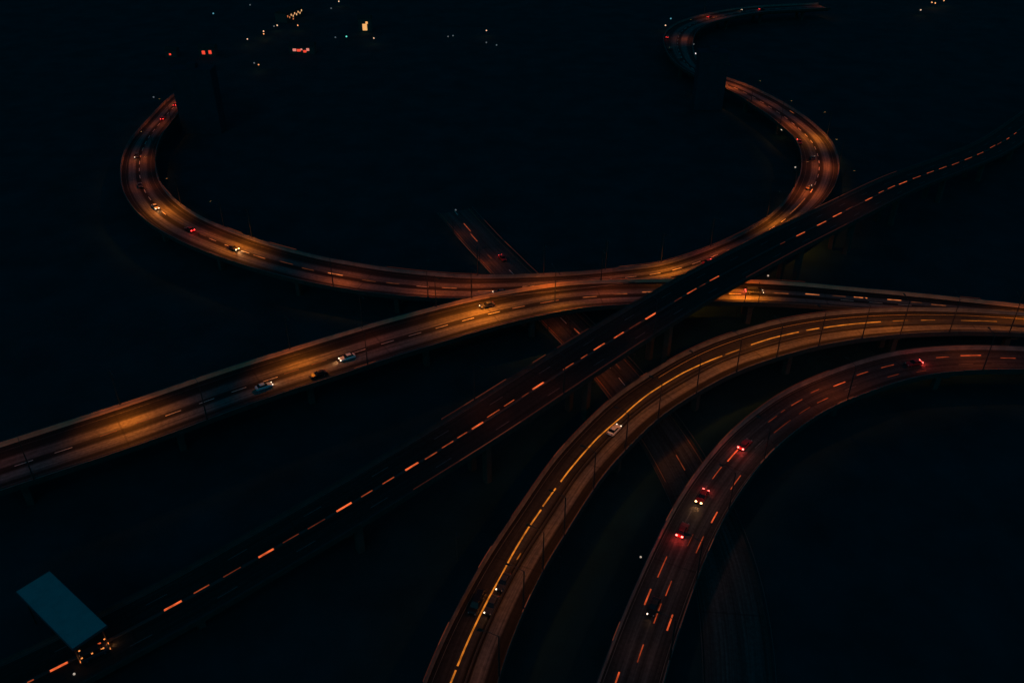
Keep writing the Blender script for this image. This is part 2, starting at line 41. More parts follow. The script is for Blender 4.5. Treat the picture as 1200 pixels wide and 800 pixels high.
  'D': [[-10.2, 87.16, 12.99, 9.6], [-9.52, 90.09, 12.88, 9.6], [-8.81, 93.01, 12.77, 9.6], [-8.06, 95.92, 12.66, 9.6], [-7.25, 98.82, 12.57, 9.6], [-6.39, 101.7, 12.48, 9.6], [-5.46, 104.56, 12.41, 9.6], [-4.47, 107.4, 12.35, 9.6], [-3.43, 110.22, 12.3, 9.6], [-2.35, 113.03, 12.26, 9.6], [-1.24, 115.82, 12.24, 9.6], [-0.08, 118.59, 12.24, 9.6], [1.14, 121.34, 12.24, 9.6], [2.41, 124.06, 12.26, 9.6], [3.73, 126.77, 12.29, 9.6], [5.07, 129.46, 12.33, 9.6], [6.42, 132.14, 12.38, 9.6], [7.77, 134.83, 12.44, 9.6], [9.11, 137.52, 12.51, 9.6], [10.46, 140.21, 12.58, 9.6], [11.82, 142.89, 12.66, 9.6], [13.21, 145.55, 12.74, 9.6], [14.67, 148.18, 12.83, 9.6], [16.2, 150.77, 12.92, 9.6], [17.81, 153.31, 13.01, 9.6], [19.47, 155.81, 13.11, 9.6], [21.17, 158.29, 13.21, 9.6], [22.9, 160.75, 13.3, 9.6], [24.65, 163.2, 13.4, 9.6], [26.43, 165.62, 13.5, 9.6], [28.25, 168.01, 13.6, 9.6], [30.15, 170.34, 13.7, 9.6], [32.13, 172.61, 13.8, 9.6], [34.19, 174.8, 13.91, 9.6], [36.31, 176.92, 14.02, 9.6], [38.49, 179.0, 14.14, 9.6], [40.69, 181.05, 14.26, 9.6], [42.92, 183.06, 14.39, 9.6], [45.18, 185.05, 14.53, 9.6], [47.47, 187.0, 14.68, 9.6], [49.79, 188.9, 14.83, 9.6], [52.16, 190.75, 14.98, 9.6], [54.58, 192.53, 15.12, 9.6], [57.06, 194.24, 15.27, 9.6], [59.59, 195.87, 15.4, 9.6], [62.17, 197.41, 15.52, 9.6], [64.79, 198.87, 15.62, 9.6], [67.45, 200.27, 15.71, 9.6], [70.14, 201.61, 15.78, 9.6], [72.86, 202.9, 15.82, 9.6], [75.6, 204.14, 15.84, 9.6], [78.37, 205.31, 15.84, 9.6], [81.16, 206.42, 15.82, 9.6], [83.99, 207.46, 15.77, 9.6], [86.84, 208.41, 15.7, 9.6], [89.72, 209.26, 15.62, 9.6], [92.63, 210.03, 15.52, 9.6], [95.55, 210.72, 15.4, 9.6], [98.5, 211.33, 15.27, 9.6], [101.45, 211.88, 15.13, 9.6], [104.42, 212.36, 14.97, 9.6], [107.4, 212.78, 14.81, 9.6], [110.38, 213.15, 14.65, 9.6], [113.37, 213.45, 14.47, 9.6], [116.37, 213.7, 14.3, 9.6], [119.37, 213.87, 14.13, 9.6], [122.37, 213.97, 13.95, 9.6], [125.38, 214.02, 13.78, 9.6], [128.39, 214.0, 13.62, 9.6], [131.39, 213.94, 13.45, 9.6], [134.4, 213.81, 13.29, 9.6], [137.4, 213.64, 13.14, 9.6], [140.39, 213.41, 12.98, 9.6], [143.39, 213.13, 12.83, 9.6], [146.38, 212.81, 12.69, 9.6], [149.36, 212.44, 12.55, 9.6], [152.34, 212.05, 12.4, 9.6], [155.32, 211.62, 12.27, 9.6], [158.29, 211.17, 12.13, 9.6], [161.26, 210.7, 11.99, 9.6], [164.23, 210.23, 11.85, 9.6]],
  'E': [[18.86, 88.94, 11.11, 8.5], [19.98, 91.73, 11.07, 8.5], [21.11, 94.52, 11.02, 8.5], [22.24, 97.31, 10.97, 8.5], [23.38, 100.1, 10.93, 8.5], [24.55, 102.87, 10.89, 8.5], [25.75, 105.64, 10.86, 8.5], [26.96, 108.39, 10.83, 8.5], [28.2, 111.14, 10.8, 8.5], [29.45, 113.87, 10.78, 8.5], [30.72, 116.6, 10.77, 8.5], [32.02, 119.32, 10.76, 8.5], [33.34, 122.03, 10.76, 8.5], [34.68, 124.72, 10.77, 8.5], [36.04, 127.41, 10.78, 8.5], [37.44, 130.08, 10.79, 8.5], [38.87, 132.72, 10.81, 8.5], [40.35, 135.34, 10.83, 8.5], [41.89, 137.94, 10.86, 8.5], [43.47, 140.5, 10.89, 8.5], [45.1, 143.03, 10.93, 8.5], [46.77, 145.53, 10.97, 8.5], [48.49, 148.01, 11.01, 8.5], [50.25, 150.45, 11.05, 8.5], [52.05, 152.86, 11.1, 8.5], [53.9, 155.24, 11.15, 8.5], [55.81, 157.57, 11.2, 8.5], [57.78, 159.84, 11.25, 8.5], [59.82, 162.05, 11.3, 8.5], [61.92, 164.21, 11.35, 8.5], [64.08, 166.31, 11.4, 8.5], [66.27, 168.37, 11.46, 8.5], [68.51, 170.39, 11.51, 8.5], [70.78, 172.37, 11.56, 8.5], [73.11, 174.27, 11.61, 8.5], [75.52, 176.09, 11.67, 8.5], [77.99, 177.79, 11.72, 8.5], [80.54, 179.41, 11.78, 8.5], [83.12, 180.95, 11.83, 8.5], [85.74, 182.43, 11.89, 8.5], [88.38, 183.88, 11.95, 8.5], [91.05, 185.28, 12.0, 8.5], [93.73, 186.65, 12.06, 8.5], [96.44, 187.97, 12.1, 8.5], [99.17, 189.22, 12.15, 8.5], [101.95, 190.4, 12.18, 8.5], [104.76, 191.48, 12.21, 8.5], [107.61, 192.44, 12.23, 8.5], [110.51, 193.25, 12.24, 8.5], [113.44, 193.93, 12.23, 8.5], [116.4, 194.47, 12.22, 8.5], [119.38, 194.89, 12.19, 8.5], [122.38, 195.22, 12.15, 8.5], [125.38, 195.46, 12.09, 8.5], [128.39, 195.6, 12.03, 8.5], [131.4, 195.66, 11.96, 8.5], [134.41, 195.63, 11.87, 8.5], [137.42, 195.53, 11.78, 8.5], [140.42, 195.37, 11.68, 8.5], [143.43, 195.16, 11.58, 8.5], [146.43, 194.91, 11.47, 8.5], [149.43, 194.64, 11.36, 8.5], [152.42, 194.35, 11.25, 8.5], [155.42, 194.06, 11.14, 8.5]],
  'F': [[-22.95, 315.14, 13.17, 0.1], [-21.79, 312.33, 13.13, 0.1], [-20.62, 309.53, 13.09, 0.1], [-19.45, 306.73, 13.05, 0.1], [-18.28, 303.93, 13.02, 0.1], [-17.11, 301.13, 12.99, 0.1], [-15.95, 298.32, 12.97, 0.1], [-14.77, 295.52, 12.95, 0.1], [-13.6, 292.73, 12.93, 0.1], [-12.4, 289.93, 12.93, 0.1], [-11.19, 287.15, 12.92, 0.1], [-9.95, 284.38, 12.92, 0.1], [-8.69, 281.62, 12.92, 0.1], [-7.4, 278.87, 12.92, 0.1], [-6.12, 276.12, 12.93, 0.1], [-4.83, 273.37, 12.93, 0.1], [-3.56, 270.61, 12.94, 0.1], [-2.3, 267.85, 12.95, 0.1], [-1.04, 265.09, 12.95, 0.1], [0.26, 262.35, 12.96, 0.1], [1.6, 259.62, 12.97, 0.1], [2.98, 256.92, 12.98, 0.1], [4.4, 254.23, 12.99, 0.1], [5.83, 251.56, 13.0, 0.1], [7.26, 248.88, 13.02, 0.1], [8.68, 246.2, 13.03, 0.1], [10.07, 243.5, 13.05, 0.1], [11.44, 240.79, 13.07, 0.1], [12.78, 238.07, 13.08, 0.1], [14.1, 235.33, 13.09, 0.1], [15.4, 232.59, 13.1, 0.1], [16.7, 229.85, 13.11, 0.1], [17.99, 227.1, 13.11, 0.1], [19.28, 224.35, 13.1, 0.1], [20.57, 221.61, 13.09, 0.1], [21.86, 218.86, 13.07, 0.1], [23.14, 216.11, 13.05, 0.1], [24.42, 213.35, 13.02, 0.1], [25.69, 210.6, 12.99, 0.1], [26.95, 207.83, 12.95, 0.1], [28.16, 205.05, 12.9, 0.1], [29.33, 202.25, 12.85, 0.1], [30.43, 199.42, 12.8, 0.1], [31.47, 196.57, 12.75, 0.1], [32.47, 193.7, 12.7, 0.1], [33.45, 190.83, 12.64, 0.1], [34.42, 187.95, 12.59, 0.1], [35.39, 185.08, 12.54, 0.1], [36.34, 182.19, 12.5, 0.1], [37.26, 179.3, 12.46, 0.1], [38.14, 176.39, 12.43, 0.1], [38.96, 173.47, 12.4, 0.1], [39.73, 170.54, 12.38, 0.1], [40.46, 167.59, 12.37, 0.1], [41.13, 164.63, 12.36, 0.1], [41.77, 161.66, 12.36, 0.1], [42.38, 158.69, 12.37, 0.1], [42.95, 155.7, 12.37, 0.1], [43.47, 152.71, 12.39, 0.1], [43.94, 149.72, 12.4, 0.1], [44.35, 146.71, 12.41, 0.1], [44.7, 143.69, 12.42, 0.1], [44.99, 140.67, 12.42, 0.1], [45.23, 137.65, 12.43, 0.1], [45.4, 134.61, 12.42, 0.1], [45.49, 131.58, 12.4, 0.1], [45.52, 128.55, 12.38, 0.1], [45.46, 125.51, 12.35, 0.1], [45.34, 122.48, 12.31, 0.1], [45.14, 119.45, 12.25, 0.1], [44.89, 116.42, 12.19, 0.1], [44.57, 113.4, 12.12, 0.1], [44.19, 110.39, 12.04, 0.1], [43.75, 107.39, 11.96, 0.1], [43.27, 104.39, 11.87, 0.1], [42.74, 101.4, 11.77, 0.1], [42.2, 98.42, 11.67, 0.1], [41.64, 95.43, 11.57, 0.1]],
}
EDGES = [('C', 118.4, 132.4, 1, 1), ('C', 111.4, 118.4, 1, 0), ('C', 141.9, 146.8, 1, 1), ('C', 151.1, 163.7, 1, 0), ('C', 93.8, 106.2, -1, 0), ('C', 106.2, 123.8, -1, 1), ('C', 123.8, 145.7, -1, 0), ('C', 145.7, 169.8, -1, 0), ('C', 224.5, 271.6, 1, 0), ('C', 281.2, 303.4, 1, 1), ('C', 303.4, 342.2, 1, 0), ('C', 218.0, 276.9, -1, 0), ('F', 24.7, 55.1, -1, 1), ('F', 14.3, 32.4, 1, 0), ('F', 34.7, 62.5, 1, 0), ('F', 34.5, 40.7, 1, 1), ('F', 96.9, 107.3, -1, 1), ('F', 124.4, 135.0, -1, 0), ('D', 11.5, 16.6, 1, 1), ('D', 30.3, 36.3, 1, 1), ('D', 4.0, 11.5, 1, 0), ('D', 45.3, 66.8, 1, 0), ('D', 66.8, 71.9, 1, 1), ('D', 71.9, 92.1, 1, 0), ('D', 105.1, 107.7, 1, 1), ('D', 115.7, 139.8, 1, 0), ('D', 34.2, 43.2, -1, 0), ('D', 23.3, 27.8, -1, 1), ('D', 43.2, 79.6, -1, 0), ('D', 151.5, 192.8, 1, 0), ('E', 11.7, 16.2, 1, 1), ('E', 44.9, 48.9, 1, 1), ('E', 48.9, 56.6, 1, 0), ('E', 56.6, 61.5, 1, 1), ('E', 61.5, 74.0, 1, 0), ('E', 74.0, 80.9, 1, 1), ('E', 80.9, 119.5, 1, 0), ('E', 73.8, 81.2, -1, 1), ('E', 40.7, 44.5, -1, 1), ('E', 110.0, 115.9, -1, 1), ('E', 19.2, 29.3, -1, 0), ('A', 156.8, 168.8, 1, 1), ('A', 213.0, 221.0, 1, 1), ('A', 235.6, 248.0, 1, 1), ('A', 178.0, 183.6, -1, 1), ('A', 223.5, 228.9, -1, 1), ('A', 364.9, 370.1, 1, 1), ('A', 284.4, 317.4, 1, 0), ('A', 370.1, 414.7, 1, 0), ('A', 414.7, 438.5, 1, 0), ('B', 285.4, 291.3, 1, 0), ('B', 229.0, 239.7, 1, 0), ('B', 92.9, 99.3, -1, 1), ('B', 130.2, 169.0, -1, 0), ('B', 126.0, 128.3, -1, 1)]
GUIDE = [[(4.9, 1.95), (8.5, 1.83)], [(9.4, 1.81), (15.6, 1.71), (26.3, 1.62), (31.1, 1.5), (37.1, 1.76), (44.9, 2.0), (51.5, 1.92)], [(52.6, 2.02), (59.1, 1.87)], [(61.6, 1.78), (69.6, 1.7), (79.6, 1.85), (90.7, 1.29), (103.2, 1.92), (116.3, 1.92), (130.9, 1.24)], [(141.7, 1.57), (149.3, 1.84), (158.2, 1.66)], [(160.8, 1.73), (165.0, 1.69)], [(166.3, 1.56), (174.5, 1.63), (184.2, 1.53)]]
STRIPS = [('C', 3, 41.6, 45.1, 0.07), ('C', 3, 61.2, 64.5, -0.1), ('C', 3, 79.0, 82.6, 0.08), ('C', 3, 96.4, 99.8, 0.03), ('C', 3, 115.2, 118.5, 0.14), ('C', 3, 135.0, 138.9, 0.35), ('C', 3, 179.2, 183.9, -0.08), ('C', 3, 20.4, 23.5, -0.24), ('C', 2, 198.8, 203.3, -0.03), ('C', 2, 210.1, 214.6, 0.02), ('C', 2, 166.0, 170.0, 0.14), ('C', 2, 158.1, 162.4, 0.42), ('C', 2, 27.3, 29.6, 0.27), ('C', 2, 257.1, 262.0, -0.32), ('C', 2, 270.0, 275.9, -0.13), ('C', 2, 281.5, 287.7, 0.15), ('C', 2, 306.0, 311.4, 0.02), ('C', 2, 332.5, 338.2, 0.12), ('C', 1, 47.6, 50.8, 0.23), ('C', 1, 85.0, 87.8, 0.05), ('C', 1, 90.4, 93.4, 0.07), ('C', 1, 101.5, 104.8, -0.22), ('C', 1, 106.4, 109.6, 0.03), ('C', 1, 110.9, 113.7, 0.17), ('C', 1, 120.3, 124.2, 0.72), ('C', 1, 125.8, 129.1, 0.8), ('C', 1, 16.5, 17.6, -0.3), ('C', 1, 146.1, 150.1, 0.39), ('C', 1, 152.9, 155.4, 0.32), ('C', 1, 317.6, 321.4, 0.57), ('C', 1, 324.6, 329.9, 0.49), ('C', 1, 342.6, 348.2, 0.2), ('C', 1, 353.0, 358.0, 0.27), ('C', 1, 362.0, 367.9, 0.14), ('C', 1, 371.7, 377.9, -0.3), ('C', 1, 383.4, 389.9, -0.24), ('C', 1, 395.6, 401.5, -0.13), ('C', 1, 410.4, 416.1, 0.42), ('C', 1, 429.1, 432.9, -0.3), ('C', 1, 440.1, 443.6, -0.33), ('C', 0, 53.7, 57.4, 0.08), ('C', 0, 66.6, 70.2, 0.02), ('C', 0, 72.2, 76.2, -0.1), ('C', 0, 192.6, 196.1, -0.06), ('C', 0, 204.9, 207.7, -0.08), ('C', 0, 247.6, 250.4, -0.3), ('C', 0, 291.4, 296.3, 0.27), ('C', 0, 172.4, 177.1, 0.01), ('C', 0, 131.1, 133.4, 0.15), ('C', 0, 418.0, 423.3, 0.12), ('B', 2, 239.3, 243.5, 1.66), ('B', 2, 253.9, 257.9, 2.25), ('B', 2, 263.9, 268.0, 2.4), ('B', 2, 188.8, 194.5, 1.09), ('B', 1, 229.7, 234.1, 1.04), ('B', 1, 276.6, 280.8, 1.46), ('B', 1, 179.9, 183.9, 0.41), ('B', 1, 169.8, 174.2, -0.42), ('B', 1, 147.0, 151.0, -0.15), ('B', 1, 156.1, 162.1, -0.27), ('B', 0, 247.5, 251.4, 2.01), ('B', 0, 270.9, 273.9, 1.98), ('B', 0, 30.2, 34.1, 0.34), ('B', 0, 38.8, 42.1, 0.77), ('B', 0, 76.9, 80.9, 0.01), ('B', 0, 84.7, 89.0, 0.3), ('A', 2, 266.2, 271.7, 0.82), ('A', 1, 235.6, 240.9, 0.14), ('A', 1, 305.8, 310.5, 0.46), ('A', 1, 317.3, 322.1, -1.34), ('A', 1, 451.1, 469.0, 0.83), ('A', 1, 577.0, 581.1, -6.58), ('A', 0, 246.5, 252.0, 1.09), ('A', 0, 256.3, 261.0, 0.48), ('A', 0, 287.3, 291.7, 0.57), ('A', 0, 279.0, 283.7, 0.18), ('A', 0, 189.4, 193.8, 1.8), ('A', 0, 206.7, 210.2, 0.56), ('E', 2, 116.8, 121.0, 1.31), ('E', 2, 158.8, 164.3, 2.64), ('E', 2, 4.5, 6.9, 2.53), ('E', 2, 23.1, 27.3, 2.48), ('E', 2, 19.0, 23.0, -3.11), ('E', 2, 50.5, 54.3, -3.11), ('E', 2, 71.5, 76.8, 1.52), ('E', 1, 109.5, 112.6, 2.29), ('E', 1, 101.2, 105.5, 1.64), ('E', 1, 30.7, 36.8, 2.15), ('E', 1, 10.1, 14.2, 0.08), ('E', 1, 63.9, 68.8, 1.82), ('E', 1, 62.9, 68.7, -2.98), ('E', 1, 151.7, 155.3, 2.41), ('E', 1, 134.5, 138.6, 2.09), ('E', 1, 19.6, 24.7, -0.39), ('E', 1, 26.9, 31.0, -0.62), ('E', 1, 40.4, 45.7, -2.92), ('E', 1, 107.5, 111.6, -1.58), ('E', 1, 169.1, 173.1, 1.39), ('E', 1, 126.0, 130.0, 2.13), ('E', 0, 41.5, 45.3, -0.79), ('E', 0, 99.7, 104.4, -1.67), ('E', 0, 88.4, 95.9, -1.71), ('E', 0, 90.9, 94.8, 1.54), ('E', 0, 96.8, 98.5, 1.65), ('E', 0, 132.9, 136.8, -2.02), ('E', 0, 142.1, 145.2, -2.8), ('E', 0, 156.9, 159.1, -4.96), ('D', 1, 187.9, 192.4, 1.52), ('D', 1, 196.3, 200.4, 1.41), ('D', 1, 207.9, 212.5, 1.27), ('D', 1, 212.7, 218.1, 1.39), ('D', 1, 36.4, 38.3, 0.35), ('D', 1, 132.1, 137.7, 1.21), ('F', 1, 12.5, 19.8, -0.6), ('F', 1, 22.0, 28.9, -1.37), ('F', 1, 97.6, 102.5, 0.8), ('F', 0, 119.4, 122.2, 2.5), ('F', 0, 161.1, 166.9, 0.4), ('F', 0, 40.0, 43.7, -2.17)]
PANELS = []
LAMPS = [('A', 37.9, 1, 1.2, 1), ('A', 69.5, 1, 0.8, 1), ('A', 117.4, 1, 1.2, 1), ('A', 149.8, 1, 0.7, 1), ('A', 179.1, 1, 3.8, 0), ('A', 211.0, 1, 1.0, 1), ('A', 226.5, 1, 3.8, 0), ('A', 273.4, -1, 1.5, 1), ('A', 303.2, -1, 1.4, 1), ('A', 317.3, 1, 1.2, 1), ('A', 339.4, 1, 1.0, 1), ('A', 360.4, 1, 0.9, 1), ('A', 381.0, 1, 3.6, 0), ('A', 404.3, 1, 1.2, 1), ('A', 440.1, 1, 3.4, 0), ('A', 475.5, 1, 2.2, 1), ('A', 506.8, -1, 1.8, 1), ('A', 542.1, -1, 3.2, 0), ('A', 559.2, 1, 2.0, 1), ('A', 593.9, 1, 0.9, 1), ('A', 626.1, 1, 2.6, 1), ('A', 736.6, -1, 0.6, 1), ('A', 808.4, 1, 0.9, 1), ('A', 907.6, 1, 0.35, 1), ('B', 9.0, 1, 0.15, 1), ('B', 14.7, -1, 0.18, 3), ('B', 53.1, -1, 0.18, 3), ('B', 96.9, -1, 0.2, 3), ('B', 37.2, 1, 4.0, 0), ('B', 82.0, 1, 3.8, 0), ('B', 103.7, 1, 0.5, 1), ('B', 126.6, 1, 1.3, 0), ('B', 137.8, 1, 7, 0), ('B', 160.8, 0, 4.0, 0), ('B', 177.1, 1, 0.9, 1), ('B', 219.0, -1, 2.6, 0), ('B', 223.2, -1, 0.8, 0), ('B', 302.1, 1, 1.8, 0), ('D', 218.5, -1, 0.8, 0), ('D', 200.9, -1, 0.7, 0), ('D', 185.5, -1, 1.5, 0), ('D', 173.0, -1, 1.2, 0), ('D', 157.8, -1, 0.9, 0), ('D', 142.6, -1, 1.5, 0), ('D', 127.2, -1, 0.8, 0), ('D', 110.7, -1, 0.7, 0), ('D', 94.2, -1, 0.6, 0), ('D', 78.2, -1, 0.55, 0), ('D', 61.6, -1, 0.5, 0), ('D', 45.8, -1, 0.45, 0), ('D', 34.9, -1, 0.35, 0), ('D', 24.1, -1, 0.3, 0), ('D', 8.6, -1, 0.25, 0), ('E', 160.3, -1, 1.1, 1), ('E', 113.8, -1, 1.0, 1), ('E', 75.9, -1, 0.34, 2), ('E', 55.3, -1, 0.34, 2), ('E', 32.3, -1, 0.2, 2), ('E', 12.1, -1, 0.2, 2), ('C', 121.8, 1, 0.26, 1), ('C', 138.2, -1, 0.24, 1), ('C', 173.9, -1, 0.15, 1), ('C', 299.6, 1, 0.3, 1), ('F', 21.1, -1, 0.12, 1), ('F', 46.7, -1, 0.25, 1), ('F', 96.7, -1, 0.14, 1), ('F', 125.9, -1, 0.12, 1)]
CARS = [
  ('A', 40.1, 0.56, -1, 'red', 2, 'car', 'red lit car at the very top of the left loop where the road vanishes'),
  ('A', 61.8, 0.25, -1, 'red', 2, 'car', 'car with pink tail lights second from the top of the left loop'),
  ('A', 113.1, -1.2, 1, 'dark', 1, 'car', 'dark car with one pale headlight on the outermost bend of the left loop'),
  ('A', 149.2, -0.58, 1, 'dark', 0, 'car', 'dark car with dim lights low on the bend of the left loop'),
  ('A', 174.1, -0.49, 1, 'silver', 3, 'car', 'silver car with bright white headlights in the orange pool of the left loop'),
  ('A', 201.6, -0.1, -1, 'red', 3, 'car', 'red car with glowing tail lights between two white headlight cars on the left loop'),
  ('A', 226.4, -0.46, 1, 'dark', 4, 'car', 'car with the brightest warm headlights beside the left loop parapet'),
  ('A', 324.0, -3.52, -1, 'dark', 2, 'car', 'dark car with a white light tucked behind the bright long parapet'),
  ('A', 395.3, -2.42, -1, 'red', 5, 'car', 'red lit car passing just under the edge of the dark straight overpass'),
  ('A', 535.1, 6.28, -1, 'red', 5, 'car', 'bright red lit car on the inner lane at the top of the right loop'),
  ('A', 514.3, 2.73, 1, 'dark', 1, 'car', 'small dark car with amber light behind the red car on the right loop'),
  ('A', 479.6, 1.79, 1, 'black', 1, 'car', 'black car with one yellow light low on the right loop'),
  ('B', 70.2, -3.36, 1, 'pale', 2, 'car', 'pale blue car outside the lit pools on the lower left ramp'),
  ('B', 84.3, -5.81, -1, 'black', 0, 'car', 'black unlit car near the lower edge of the left ramp'),
  ('B', 94.0, -2.3, -1, 'white', 3, 'car', 'white car in the orange pool on the left ramp'),
  ('B', 140.5, 3.86, -1, 'dark', 1, 'car', 'dark car with small white lights beside the bright parapet in the strongest orange pool'),
  ('B', 223.5, 0.49, 1, 'dark', 5, 'van', 'red lit minibus half hidden behind the dark straight overpass'),
  ('D', 84.0, -0.26, 1, 'white', 2, 'car', 'white car following the yellow line on the lit curved ramp'),
  ('D', 22.9, 3.05, -1, 'black', 0, 'van', 'black van in the unlit left lane at the bottom of the curved ramp'),
  ('D', 23.5, 0.31, -1, 'dark', 1, 'car', 'small dark car with a white lamp right of the yellow line near the black van'),
  ('D', 29.5, 0.28, -1, 'dark', 1, 'car', 'small dark car with a white lamp just above the black van on the curved ramp'),
  ('E', 143.6, 0.41, -1, 'red', 5, 'car', 'red lit car with pale roof on the far right of the lowest ramp'),
  ('E', 79.0, 0.87, 1, 'red', 5, 'car', 'orange red car with glowing tail lights halfway round the lowest ramp'),
  ('E', 56.6, 1.28, -1, 'red', 6, 'car', 'red car with yellow white headlights on the lowest ramp'),
  ('E', 44.9, 1.45, 1, 'red', 5, 'car', 'red car right behind the yellow headlight car on the lowest ramp'),
  ('E', 22.9, 0.65, -1, 'black', 1, 'car', 'black unlit car with one white glint near the bottom of the lowest ramp'),
  ('F', 46.0, 1.16, 1, 'red', 2, 'car', 'red lit car on the dim ground road beyond the ramps'),
  ('C', 28.1, -1.12, 1, 'dark', 7, 'van', 'dark van with amber corner lights beside the long canopy'),
  ('A', 737.8, 7.32, 1, 'red', 2, 'car', 'small red lit car on the outer bend of the farthest loop'),
  ('A', 707.8, 5.19, 1, 'dark', 2, 'car', 'small car with amber lights below the red one on the farthest loop'),
  ('A', 684.1, 1.8, 1, 'dark', 1, 'car', 'dark car at the lower end of the farthest loop'),
  ('A', 806.7, 3.03, 1, 'red', 2, 'car', 'small red car where the farthest loop straightens out'),
  ('A', 843.9, 5.07, -1, 'dark', 2, 'car', 'small car with white light on the farthest straight at the top'),
  ('A', 856.2, 1.03, 1, 'red', 2, 'car', 'red car right of the white lit one on the farthest straight'),
]
PTS = {'globes': [[130.6, 403.5, 'w'], [123.4, 353.9, 'w'], [108.8, 231.7, 'w'], [27.4, 128.3, 'w'], [-80.8, 99.6, 'w'], [-192.3, 456.2, 'd'], [-221.6, 664.2, 'c'], [-175.7, 585.4, 'w'], [-202.2, 694.8, 'd'], [-135.9, 707.7, 'w'], [-137.4, 682.3, 'd'], [-118.1, 590.1, 'd'], [-92.1, 587.8, 'w'], [-42.9, 592.5, 'd'], [-39.7, 594.9, 'd'], [-17.6, 609.8, 'w'], [-16.8, 576.1, 'd'], [-10.0, 569.3, 'd'], [308.0, 676.2, 'w'], [328.1, 704.5, 'o'], [329.4, 701.2, 'o'], [-111.1, 592.5, 'g'], [-152.3, 521.5, 'o'], [-155.9, 525.4, 'd'], [-170.3, 607.3, 'w'], [-168.4, 599.8, 'o'], [-165.1, 625.3, 'w'], [-166.8, 622.6, 'd'], [-150.7, 625.3, 'o'], [115.1, 647.0, 'c'], [108.0, 625.3, 'w'], [115.0, 547.7, 'W'], [118.2, 571.6, 'd'], [340.3, 711.0, 'o'], [-22.0, 308.5, 'd'], [86.4, 254.4, 'w'], [97.8, 533.3, 'c']], 'red': [[-134.5, 559.6], [-193.6, 554.3], [-215.7, 552.2]], 'row': [[-163.7, 649.5], [-157.2, 672.3]], 'win': [-102.8, 620.3], 'canopy': [[-96.9, 114.1], [-92.2, 118.9], [-75.8, 105.9], [-80.1, 100.8]], 'tow': [[104.4, 484.1], [118.9, 484.1], [-172.9, 442.3], [-158.6, 442.3]], 'glow': [[-40.0, 238.2], [10.0, 126.8], [71.2, 232.9], [102.7, 213.1], [-152.8, 521.4], [35.1, 204.1], [17.6, 222.7]], 'pole': [[-11.9, 130.6]]}


# ------------------------------------------------------------------ materials
MATS = {}
def mat(name, col, rough=0.7, metal=0.0, emit=None, es=0.0, noise=0.0, nscale=0.3, spec=0.5):
    if name in MATS: return MATS[name]
    m = bpy.data.materials.new(name); m.use_nodes = True
    n = m.node_tree.nodes; l = m.node_tree.links; b = n['Principled BSDF']
    b.inputs['Base Color'].default_value = (*col, 1); b.inputs['Roughness'].default_value = rough
    b.inputs['Metallic'].default_value = metal; b.inputs['Specular IOR Level'].default_value = spec
    if emit: b.inputs['Emission Color'].default_value = (*emit, 1); b.inputs['Emission Strength'].default_value = es
    if noise:
        tc = n.new('ShaderNodeTexCoord'); nt = n.new('ShaderNodeTexNoise'); nt.inputs['Scale'].default_value = nscale
        nt.inputs['Detail'].default_value = 8; nt.inputs['Roughness'].default_value = .65
        mr = n.new('ShaderNodeMapRange'); mr.inputs['From Min'].default_value = .3; mr.inputs['From Max'].default_value = .7
        mr.inputs['To Min'].default_value = 1 - noise; mr.inputs['To Max'].default_value = 1 + noise
        mx = n.new('ShaderNodeMix'); mx.data_type = 'RGBA'; mx.blend_type = 'MULTIPLY'; mx.inputs[0].default_value = 1
        mx.inputs[6].default_value = (*col, 1)
        l.new(tc.outputs['Object'], nt.inputs['Vector']); l.new(nt.outputs[0], mr.inputs['Value'])
        l.new(mr.outputs[0], mx.inputs[7]); l.new(mx.outputs[2], b.inputs['Base Color'])
    MATS[name] = m
    return m

